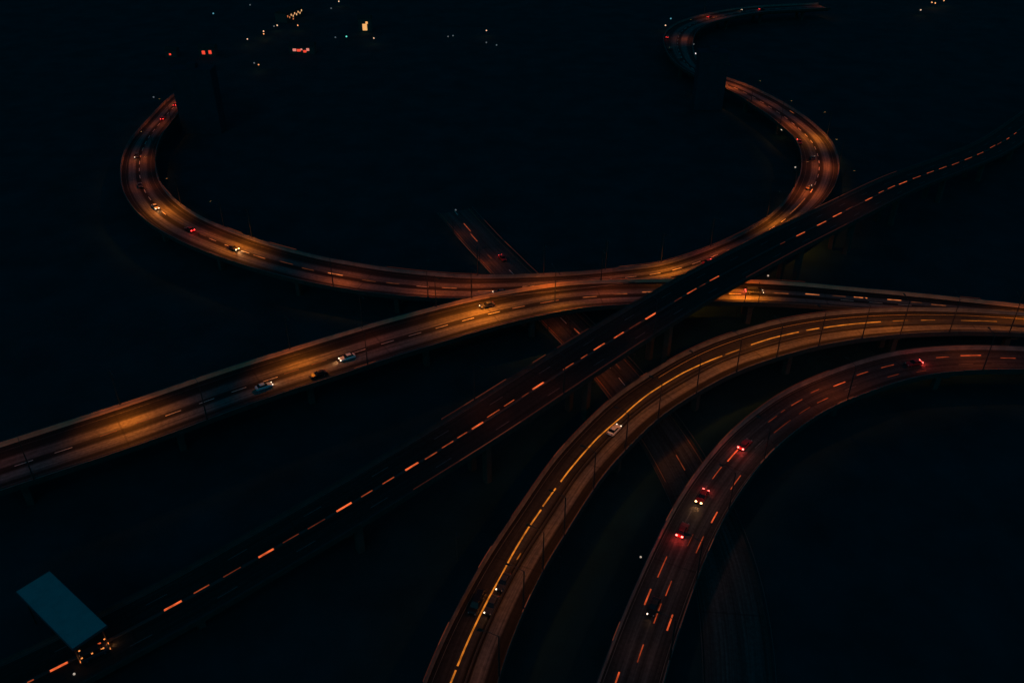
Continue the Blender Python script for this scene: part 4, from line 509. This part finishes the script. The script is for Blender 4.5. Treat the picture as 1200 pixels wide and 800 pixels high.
for r, s, side, p, c in sorted(LAMPS, key=lambda q: (q[0], q[1])):
    rd = RD[r]; cnt[r] = cnt.get(r, 0) + 1
    w = rd.w(s)
    lat = side * (w / 2 - .2) if side else -w * .02
    if r == 'F': lat = side * (w / 2 + 1.5)
    base = rd.pt(s, lat, 1.15 if (side and r != 'F') else 0.0)
    rz = rd.head(s) + (math.pi if side > 0 else 0)     # arm (+Y of the lamp) points over the road
    root = empty('street_lamp', base, rz)
    if side == 0:
        tag(root, 'double armed dark street lamp standing in the middle of the wide left ramp', 'street lamp', 'street lamps along the roads')
    else:
        end = {'A': 'from its top left end', 'B': 'from its left end', 'D': 'from its bottom end', 'E': 'from its bottom end', 'F': 'from its far end', 'C': 'from its left end'}[r]
        tag(root, f'dark street lamp on the {WHERE[r]}, {ORD[cnt[r]]} {end}', 'street lamp', 'street lamps along the roads')
    link('pole', LM['pole'], None, root)
    tilt = {'B': R(20), 'A': R(13), 'D': R(11)}.get(r, R(14))
    cone = {'D': 106, 'E': 112, 'F': 118, 'C': 118, 'A': 98}.get(r, 90)
    if c == 3: tilt = R(62); cone = 80      # added wash lamp, there only to brighten the far parapet
    head_at(root, 1, p if side else p / 2, c, tilt, cone)
    if side == 0: head_at(root, -1, p / 2, c, tilt, cone)
    if r == 'F': root.scale = (.7, .7, .6)
    if r in 'AB':        # short masts where the straight overpass runs above the lamp
        top = min(((q[0] - base.x) ** 2 + (q[1] - base.y) ** 2, q[2], q[3]) for q in RD['C'].P)
        if top[0] < (top[1] / 2 + 4.5) ** 2: root.scale = (.72, .72, max(.45, (top[2] - 2.6 - base.z) / (PH + .8)))

# ------------------------------------------------------------------ cars
BODY = {'red': (.24, .012, .012), 'dark': (.03, .035, .045), 'silver': (.45, .46, .48), 'white': (.8, .8, .8), 'pale': (.45, .62, .75), 'black': (.006, .006, .008)}
M_HEAD = mat('headlight_white', (.8, .8, .8), .2, emit=(1, .78, .55), es=2.6)
M_HEADY = mat('headlight_warm', (.8, .8, .7), .2, emit=(1, .55, .2), es=9)
M_TAIL = mat('tail_light_red', (.5, .02, .02), .3, emit=(1, .05, .05), es=4)
M_TAILH = mat('brake_light_red', (.5, .02, .02), .3, emit=(1, .09, .07), es=10)
M_LOFF = mat('lamp_off', (.3, .3, .3), .2)
M_TOFF = mat('tail_lamp_off', (.25, .01, .01), .3)
M_AMBER = mat('amber_light', (.8, .4, .1), .3, emit=(1, .30, .07), es=1.1)
def loft(bm, secs):
    rings = [[bm.verts.new(p) for p in s] for s in secs]
    for a, b in zip(rings, rings[1:]):
        n = len(a)
        for k in range(n): bm.faces.new((a[k], a[(k + 1) % n], b[(k + 1) % n], b[k]))
    bm.faces.new(rings[0][::-1]); bm.faces.new(rings[-1])
def make_car_meshes(kind):
    van = kind == 'van'; L, W = (5.3, 1.95) if van else (4.5, 1.8)
    out = {}
    bm = bmesh.new()
    prof = ([(-L / 2, .45, 1.0), (-L / 2 + .1, .3, 1.1), (L / 2 - 1.1, .28, 1.05), (L / 2 - .3, .3, .95), (L / 2, .42, .72)] if van else
            [(-L / 2, .45, .82), (-L / 2 + .15, .3, .95), (-L / 2 + .9, .26, .98), (.55, .26, .95), (L / 2 - .45, .28, .78), (L / 2 - .05, .36, .62), (L / 2, .42, .55)])
    secs = []
    for i, (x, zb, zt) in enumerate(prof):
        w = W / 2 * (.9 if i in (0, len(prof) - 1) else 1)
        secs.append([(x, -w, zb + .1), (x, -w * .92, zb), (x, w * .92, zb), (x, w, zb + .1), (x, w, zt - .15), (x, w * .86, zt), (x, -w * .86, zt), (x, -w, zt - .15)])
    loft(bm, secs); out['body'] = bm
    bm = bmesh.new(); h = 1.95 if van else 1.42; zb = 1.02 if van else .93
    x0, x1, xa, xb = (-L / 2 + .1, L / 2 - 1.0, -L / 2 + .25, L / 2 - 1.75) if van else (-1.75, .95, -1.15, .25)
    b_ = W / 2 * .86; t_ = W / 2 * .70
    loft(bm, [[(x0, -b_, zb), (x0, b_, zb), (xa, t_, h - .04), (xa, -t_, h - .04)], [(x1, -b_, zb - .06), (x1, b_, zb - .06), (xb, t_, h - .04), (xb, -t_, h - .04)]])
    out['window_glass'] = bm
    bm = bmesh.new(); box(bm, xa + .02, xb - .02, -t_ - .01, t_ + .01, h - .045, h + .03, taper=.08, tz=.08)
    for x in (xa, (xa + xb) / 2, xb):
        pass
    out['roof'] = bm
    return out, L, W
CARM = {}
for kd in ('car', 'van'):
    ms, L_, W_ = make_car_meshes(kd); dct = {}
    for k_, b2 in ms.items():
        me = bpy.data.meshes.new(k_); bmesh.ops.recalc_face_normals(b2, faces=b2.faces); bmesh.ops.bevel(b2, geom=b2.edges[:], offset=.035, segments=1, affect='EDGES'); b2.to_mesh(me); b2.free(); dct[k_] = me
    bm = bmesh.new(); tube(bm, (0, -.11, 0), (0, .11, 0), .33, n=16); me = bpy.data.meshes.new('wheel'); bm.to_mesh(me); bm.free(); me.materials.append(M_RUBBER); dct['wheel'] = me
    bm = bmesh.new(); tube(bm, (0, -.125, 0), (0, .125, 0), .2, n=10); me = bpy.data.meshes.new('rim'); bm.to_mesh(me); bm.free(); me.materials.append(M_RIM); dct['rim'] = me
    CARM[kd] = (dct, L_, W_)
def plight(root, loc, e, col, spot=None, rx=0, rz=0):
    l = bpy.data.lights.new('car_light', 'SPOT' if spot else 'POINT'); l.energy = e; l.color = col; l.shadow_soft_size = .12
    if spot: l.spot_size = R(spot); l.spot_blend = 1
    o = bpy.data.objects.new('car_light', l); C.objects.link(o); o.parent = root; o.location = loc
    if spot: o.rotation_euler = (rx, 0, rz)
def add_car(r, s, lat, dr, col, lit, kind, label):
    rd = RD[r]; dct, L, W = CARM[kind]; lat = max(min(lat, rd.w(s) / 2 - 1.6), -rd.w(s) / 2 + 1.6)
    if r == 'C': lat = -1.7
    root = empty('van' if kind == 'van' else 'car', rd.pt(s, lat, .0), rd.head(s) + (0 if dr > 0 else math.pi))
    tag(root, label, kind if kind == 'van' else 'car', 'vehicles driving on the interchange')
    bmat = mat('car_paint_' + col, BODY[col], .3)
    for k in ('body', 'roof', 'window_glass'):
        me = dct[k].copy(); me.materials.clear(); o = link(k, me, M_GLASS if k == 'window_glass' else bmat, root)
    for x in (-L * .3, L * .3):
        for y in (-W / 2 + .12, W / 2 - .12):
            wh = link('wheel', dct['wheel'], None, root); wh.location = (x, y, .33)
            ri = link('rim', dct['rim'], None, wh)
    hm = M_HEADY if lit in (4, 6) else (M_HEAD if (lit in (1, 2, 3) or (kind == 'van' and lit == 5)) and col != 'red' else (M_AMBER if lit == 7 else M_LOFF))
    tm = M_TAILH if lit in (5, 6) else (M_TAIL if lit in (2, 3) and col == 'red' else (M_AMBER if lit == 7 else M_TOFF))
    zt = .62
    for y in (-W / 2 + .3, W / 2 - .3):
        big = .11 if lit in (0, 1, 2) else .2
        if lit == 1 and y > 0: hm2 = M_LOFF
        else: hm2 = hm
        bm = bmesh.new(); box(bm, L / 2 - .16, L / 2 + .05, y - big, y + big, zt - .08, zt + .12); from_bm('headlight', bm, hm2, root)
        bm = bmesh.new(); box(bm, -L / 2 - .05, -L / 2 + .12, y - big, y + big, zt, zt + .3); from_bm('tail_light', bm, tm, root)
    hv = {1: 30, 2: 130, 3: 420, 4: 1100, 6: 300, 7: 60}.get(lit, 0)
    if col == 'red' and lit != 6: hv = 0
    if hv: plight(root, (L / 2 + .12, 0, .7), hv, (1, .45, .16), 100, R(90) - R(14), -R(90))
    tv = {2: 10, 3: 35, 5: 110, 6: 60}.get(lit, 0) if (col == 'red' or lit == 5) else 0
    if tv:
        for y in (-.5, .5): plight(root, (-L / 2 - .5, y, .95), tv, (1, .05, .035))
    if lit == 7:
        for y, x in ((-.7, -2.7), (.7, 2.7)): plight(root, (x, y, 1.2), 14, (1, .3, .06))
        for x, y in ((-2.2, -1.0), (-.4, -1.0), (1.6, -1.0), (2.3, 1.0), (-2.2, 1.0)):
            bm = bmesh.new(); box(bm, x - .16, x + .16, y - .07, y + .07, 1.72, 1.92); from_bm('marker_light', bm, M_AMBER, root)
for c_ in CARS: add_car(*c_)

# ------------------------------------------------------------------ canopy above the straight overpass
cp = [Vector(q) for q in PTS['canopy']]
o0 = cp[3]; ux = (cp[0] - cp[3]); Lx = ux.length; ux.normalize(); uy = Vector((-ux.y, ux.x)); Wy = abs((cp[2] - cp[3]).dot(uy)); sg = 1 if (cp[2] - cp[3]).dot(uy) > 0 else -1
ang = math.atan2(ux.y, ux.x); ctr = o0 + ux * Lx / 2 + uy * sg * Wy / 2
root = empty('canopy', (ctr.x, ctr.y, 0), ang)
tag(root, 'flat pale blue metal canopy roof reaching over the dark overpass at bottom left', 'canopy')
M_ROOF = mat('pale_canopy_sheet', (.36, .34, .36), .55, noise=.12, nscale=.5)
bm = bmesh.new(); box(bm, -Lx / 2, Lx / 2, -Wy / 2, Wy / 2, 8.6, 9.0)
from_bm('roof', bm, M_ROOF, root)
bm = bmesh.new()
for a_ in (-1, 1):
    box(bm, -Lx / 2 - .08, Lx / 2 + .08, a_ * (Wy / 2 + .04) - .035, a_ * (Wy / 2 + .04) + .035, 8.5, 9.06)
    box(bm, a_ * (Lx / 2 + .045) - .035, a_ * (Lx / 2 + .045) + .035, -Wy / 2, Wy / 2, 8.5, 9.06)
from_bm('fascia', bm, mat('dark_fascia', (.05, .07, .09), .5), root)
for t in (-.44, 0, .44):
    for y in (-1, 1):
        bm = bmesh.new(); x = Lx * t; tube(bm, (x, y * (Wy / 2 - .6), 0), (x, y * (Wy / 2 - .6), 8.6), .16, n=8); from_bm('post', bm, M_STEEL, root)

# ------------------------------------------------------------------ added dark blocks that hide the road ends
def tower(xa, ya, xb, depth, h, label):
    root = empty('mask_block', ((xa + xb) / 2, ya, 0)); tag(root, label, 'building')
    w = abs(xb - xa)
    bm = bmesh.new(); box(bm, -w / 2, w / 2, -depth, 0, 0, h); from_bm('wall', bm, mat('mask_wall', (.010, .044, .060), .9, noise=.2, nscale=.2, spec=.1), root)  # added mask, coloured like the dark ground so it disappears
    bm = bmesh.new(); box(bm, -w / 2 - .2, w / 2 + .2, -depth - .2, .2, h + .002, h + .5); box(bm, -2, 2, -depth / 2 - 2, -depth / 2 + 2, h + .5, h + 2.6)
    from_bm('roof', bm, mat('mask_roof', (.010, .044, .060), .95, spec=.1), root)
    fl = int(h / 3.6); nx = int(w / 3)
    for i in range(fl):
        z = 1.2 + i * 3.6
        for k in range(nx):
            bm = bmesh.new(); x = -w / 2 + (k + .5) * w / nx; box(bm, x - 1.0, x + 1.0, -depth - .06, -depth + .05, z, z + 1.7)
            from_bm('window', bm, mat('mask_window', (.010, .042, .058), .9, spec=.1), root)
TOWERS = [(-1, 452, 0, 0, 0)]
def un(px, py, z=0):   # survey point on the ground as world metres
    u, v = (px - 600) / 1000, (py - 400) / 1000; p = math.atan(.64)
    t = (CAM_H - z) / (math.sin(p) + v * math.cos(p)); return Vector((u * t, (math.cos(p) - v * math.sin(p)) * t, z))
a_, b_ = un(221, 150), un(266, 150)
tower(a_.x, a_.y, b_.x, 9, 30.5, 'added dark block hiding the end of the left loop')
a_, b_ = un(810, 123), un(842, 123)
tower(a_.x, a_.y, b_.x, 9, 29, 'added dark block hiding the road between the right loop and the farthest loop')

# ------------------------------------------------------------------ far town lights
GC = {'w': (1, .8, .6), 'd': (.55, .5, .5), 'c': (.25, .8, 1), 'g': (.15, 1, .75), 'o': (1, .38, .1), 'W': (1, .9, .85)}
GS = {'w': .42, 'd': .15, 'c': .35, 'g': 1.1, 'o': .5, 'W': 1.2}
names = {'w': 'warm white', 'd': 'faint grey', 'c': 'pale cyan', 'g': 'bright green', 'o': 'orange', 'W': 'brightest white'}
order = sorted(PTS['globes'], key=lambda g: math.atan2(g[0], g[1])); gi = 0
sub = {}
def area(g):
    if g[1] < 420: return 'beside the ramps'
    return 'in the far left town' if g[0] < 60 else 'beyond the right loop'
for g in order:
    x, y, k = g; far = math.hypot(x, y); rr = .16 + far * .00055
    key_ = (k, area(g)); sub[key_] = sub.get(key_, 0) + 1
    root = empty('globe_lamp', (x, y, 0))
    tag(root, f'{names[k]} globe lamp {area(g)}, {ORD[sub[key_]]} such from left', 'lamp', 'small globe lamps')
    bm = bmesh.new(); tube(bm, (0, 0, 0), (0, 0, 3.5 - rr * .8), .07, .05, 6); from_bm('pole', bm, M_STEEL, root)
    bm = bmesh.new(); bmesh.ops.create_icosphere(bm, subdivisions=2, radius=rr, matrix=__import__('mathutils').Matrix.Translation((0, 0, 3.5)))
    from_bm('globe', bm, mat('globe_' + k, (.8, .8, .8), .3, emit=GC[k], es=GS[k]), root, True)
    if k in 'wo' and far > 400:
        l = bpy.data.lights.new('globe_light', 'POINT'); l.energy = 90; l.color = GC['o']; l.shadow_soft_size = .4
        o = bpy.data.objects.new('globe_light', l); C.objects.link(o); o.parent = root; o.location = (0, -1.5, 4.2)

def house(loc, rz, w, dp, h, label, wins, name='house'):
    root = empty(name, loc, rz); tag(root, label, 'building')
    bm = bmesh.new(); box(bm, -w / 2, w / 2, 0, dp, 0, h); from_bm('wall', bm, mat('dark_render', (.06, .06, .06), .9), root)
    bm = bmesh.new(); z = h + .002
    vs = [bm.verts.new(p) for p in ((-w / 2 - .4, -.4, z), (w / 2 + .4, -.4, z), (w / 2 + .4, dp + .4, z), (-w / 2 - .4, dp + .4, z), (-w / 2 - .4, dp / 2, z + 2), (w / 2 + .4, dp / 2, z + 2))]
    for f in ((0, 1, 5, 4), (2, 3, 4, 5), (0, 4, 3), (1, 2, 5), (0, 3, 2, 1)): bm.faces.new([vs[i] for i in f])
    from_bm('roof', bm, mat('dark_tiles', (.03, .03, .03), .9), root)
    for x, z, ww, hh, m in wins:
        bm = bmesh.new(); box(bm, x - ww / 2, x + ww / 2, -.12, .02, z, z + hh); from_bm('window', bm, m, root)
    return root
MW = mat('lit_window_warm', (.8, .6, .4), .4, emit=(1, .50, .20), es=.9)
MO = mat('lit_window_orange', (.8, .4, .2), .4, emit=(1, .28, .08), es=.5)
MB = mat('lit_window_bright', (.8, .6, .3), .4, emit=(1, .46, .14), es=.9)
MR = mat('lit_window_red', (.8, .1, .1), .4, emit=(1, .07, .03), es=.9)
MRW = mat('lit_sign_pink', (.8, .3, .3), .4, emit=(1, .30, .22), es=.7)
p0, p1 = Vector((*PTS['row'][0], 0)), Vector((*PTS['row'][1], 0)); dv = p1 - p0
house(p0 + dv / 2, math.atan2(dv.y, dv.x), dv.length + 2, 9, 6.5, 'dark long building with a slanting row of small warm lit windows, top left', 
      [(-dv.length / 2 + (i + .5) * dv.length / 9, 3.6 - (i % 2) * 1.2, 1.2, 1.3, MO if i in (0, 1) else MW) for i in range(9)] + [(-3, .5, 1.3, 1.2, MO)])
p = Vector((*PTS['win'], 0)); house(p, 0, 9, 7, 9, 'tall dark house with one big bright yellow window, top left', [(0, 1.2, 3.2, 4.4, MB), (1.5, 5.6, 1.6, 1.5, MB)])
p = Vector((*PTS['red'][0], 0)); house(p, 0, 16, 8, 5, 'low dark shop with three pink white lamps and red lit front', 
      [(-4.5, 2.0, 2.2, 1.6, MRW), (4.0, 2.2, 1.8, 1.6, MRW), (0, 2.6, 1.2, 1.0, MRW), (-1.8, 1.8, 2.4, 1.5, MR), (2, 1.2, 2.0, 1.4, MR)], 'shop')
p = Vector((*PTS['red'][1], 0)); house(p, 0, 10, 7, 5, 'small dark shop with two bright red lit windows, left of the others', [(-2, 1.4, 2.0, 2.2, MR), (2.2, 1.6, 1.8, 2.2, MR)], 'shop')
p = Vector((*PTS['red'][2], 0)); house(p, 0, 7, 6, 4, 'small dark shop with one faint red window, farthest left', [(-.5, 1.4, 1.2, 1.0, MR)], 'shop')

# lone dark lamp post by the curved ramp
x, y = PTS['pole'][0]
root = empty('street_lamp', (x, y, 0), R(200)); tag(root, 'lone unlit thin street lamp on the dark ground left of the curved ramp', 'street lamp', 'street lamps along the roads')
bm = bmesh.new(); tube(bm, (0, 0, 0), (0, 0, 8.5), .1, .06, 8); from_bm('pole', bm, M_POLE, root)
bm = bmesh.new(); tube(bm, (0, 0, 8.4), (0, 1.6, 8.8), .05, .04, 6); from_bm('arm', bm, M_POLE, root)
bm = bmesh.new(); box(bm, -.16, .16, 1.4, 2.1, 8.72, 8.88); from_bm('lamp_head', bm, M_STEEL, root)

# low yard lamps that light patches of bare ground under the ramps
for i, ((x, y), txt) in enumerate(zip(PTS['glow'], ('between the U shaped viaduct and the wide left ramp', 'on the ground just right of the yellow lined curve', 'under the dark straight overpass near the red minibus', 'under the far bend of the yellow lined curve', 'in the far town beside two orange lamps', 'beside the dim ground road above the curved ramp', 'beside the dim ground road under the wide ramp'))):
    root = empty('yard_lamp', (x, y, 0)); tag(root, 'short dark yard lamp ' + txt, 'lamp', 'yard lamps on the ground')
    bm = bmesh.new(); tube(bm, (0, 0, 0), (0, 0, 5), .07, .05, 6); from_bm('pole', bm, M_STEEL, root)
    bm = bmesh.new(); tube(bm, (0, 0, 5), (0, 0, 5.2), .45, .2, 12); from_bm('lamp_head', bm, M_STEEL, root)
    l = bpy.data.lights.new('yard_light', 'SPOT'); l.energy = [1000, 800, 700, 700, 900, 900, 700][i]; l.color = (1, .25, .10); l.spot_size = R(125); l.spot_blend = 1
    o = bpy.data.objects.new('yard_light', l); C.objects.link(o); o.parent = root; o.location = (0, 0, 4.9)
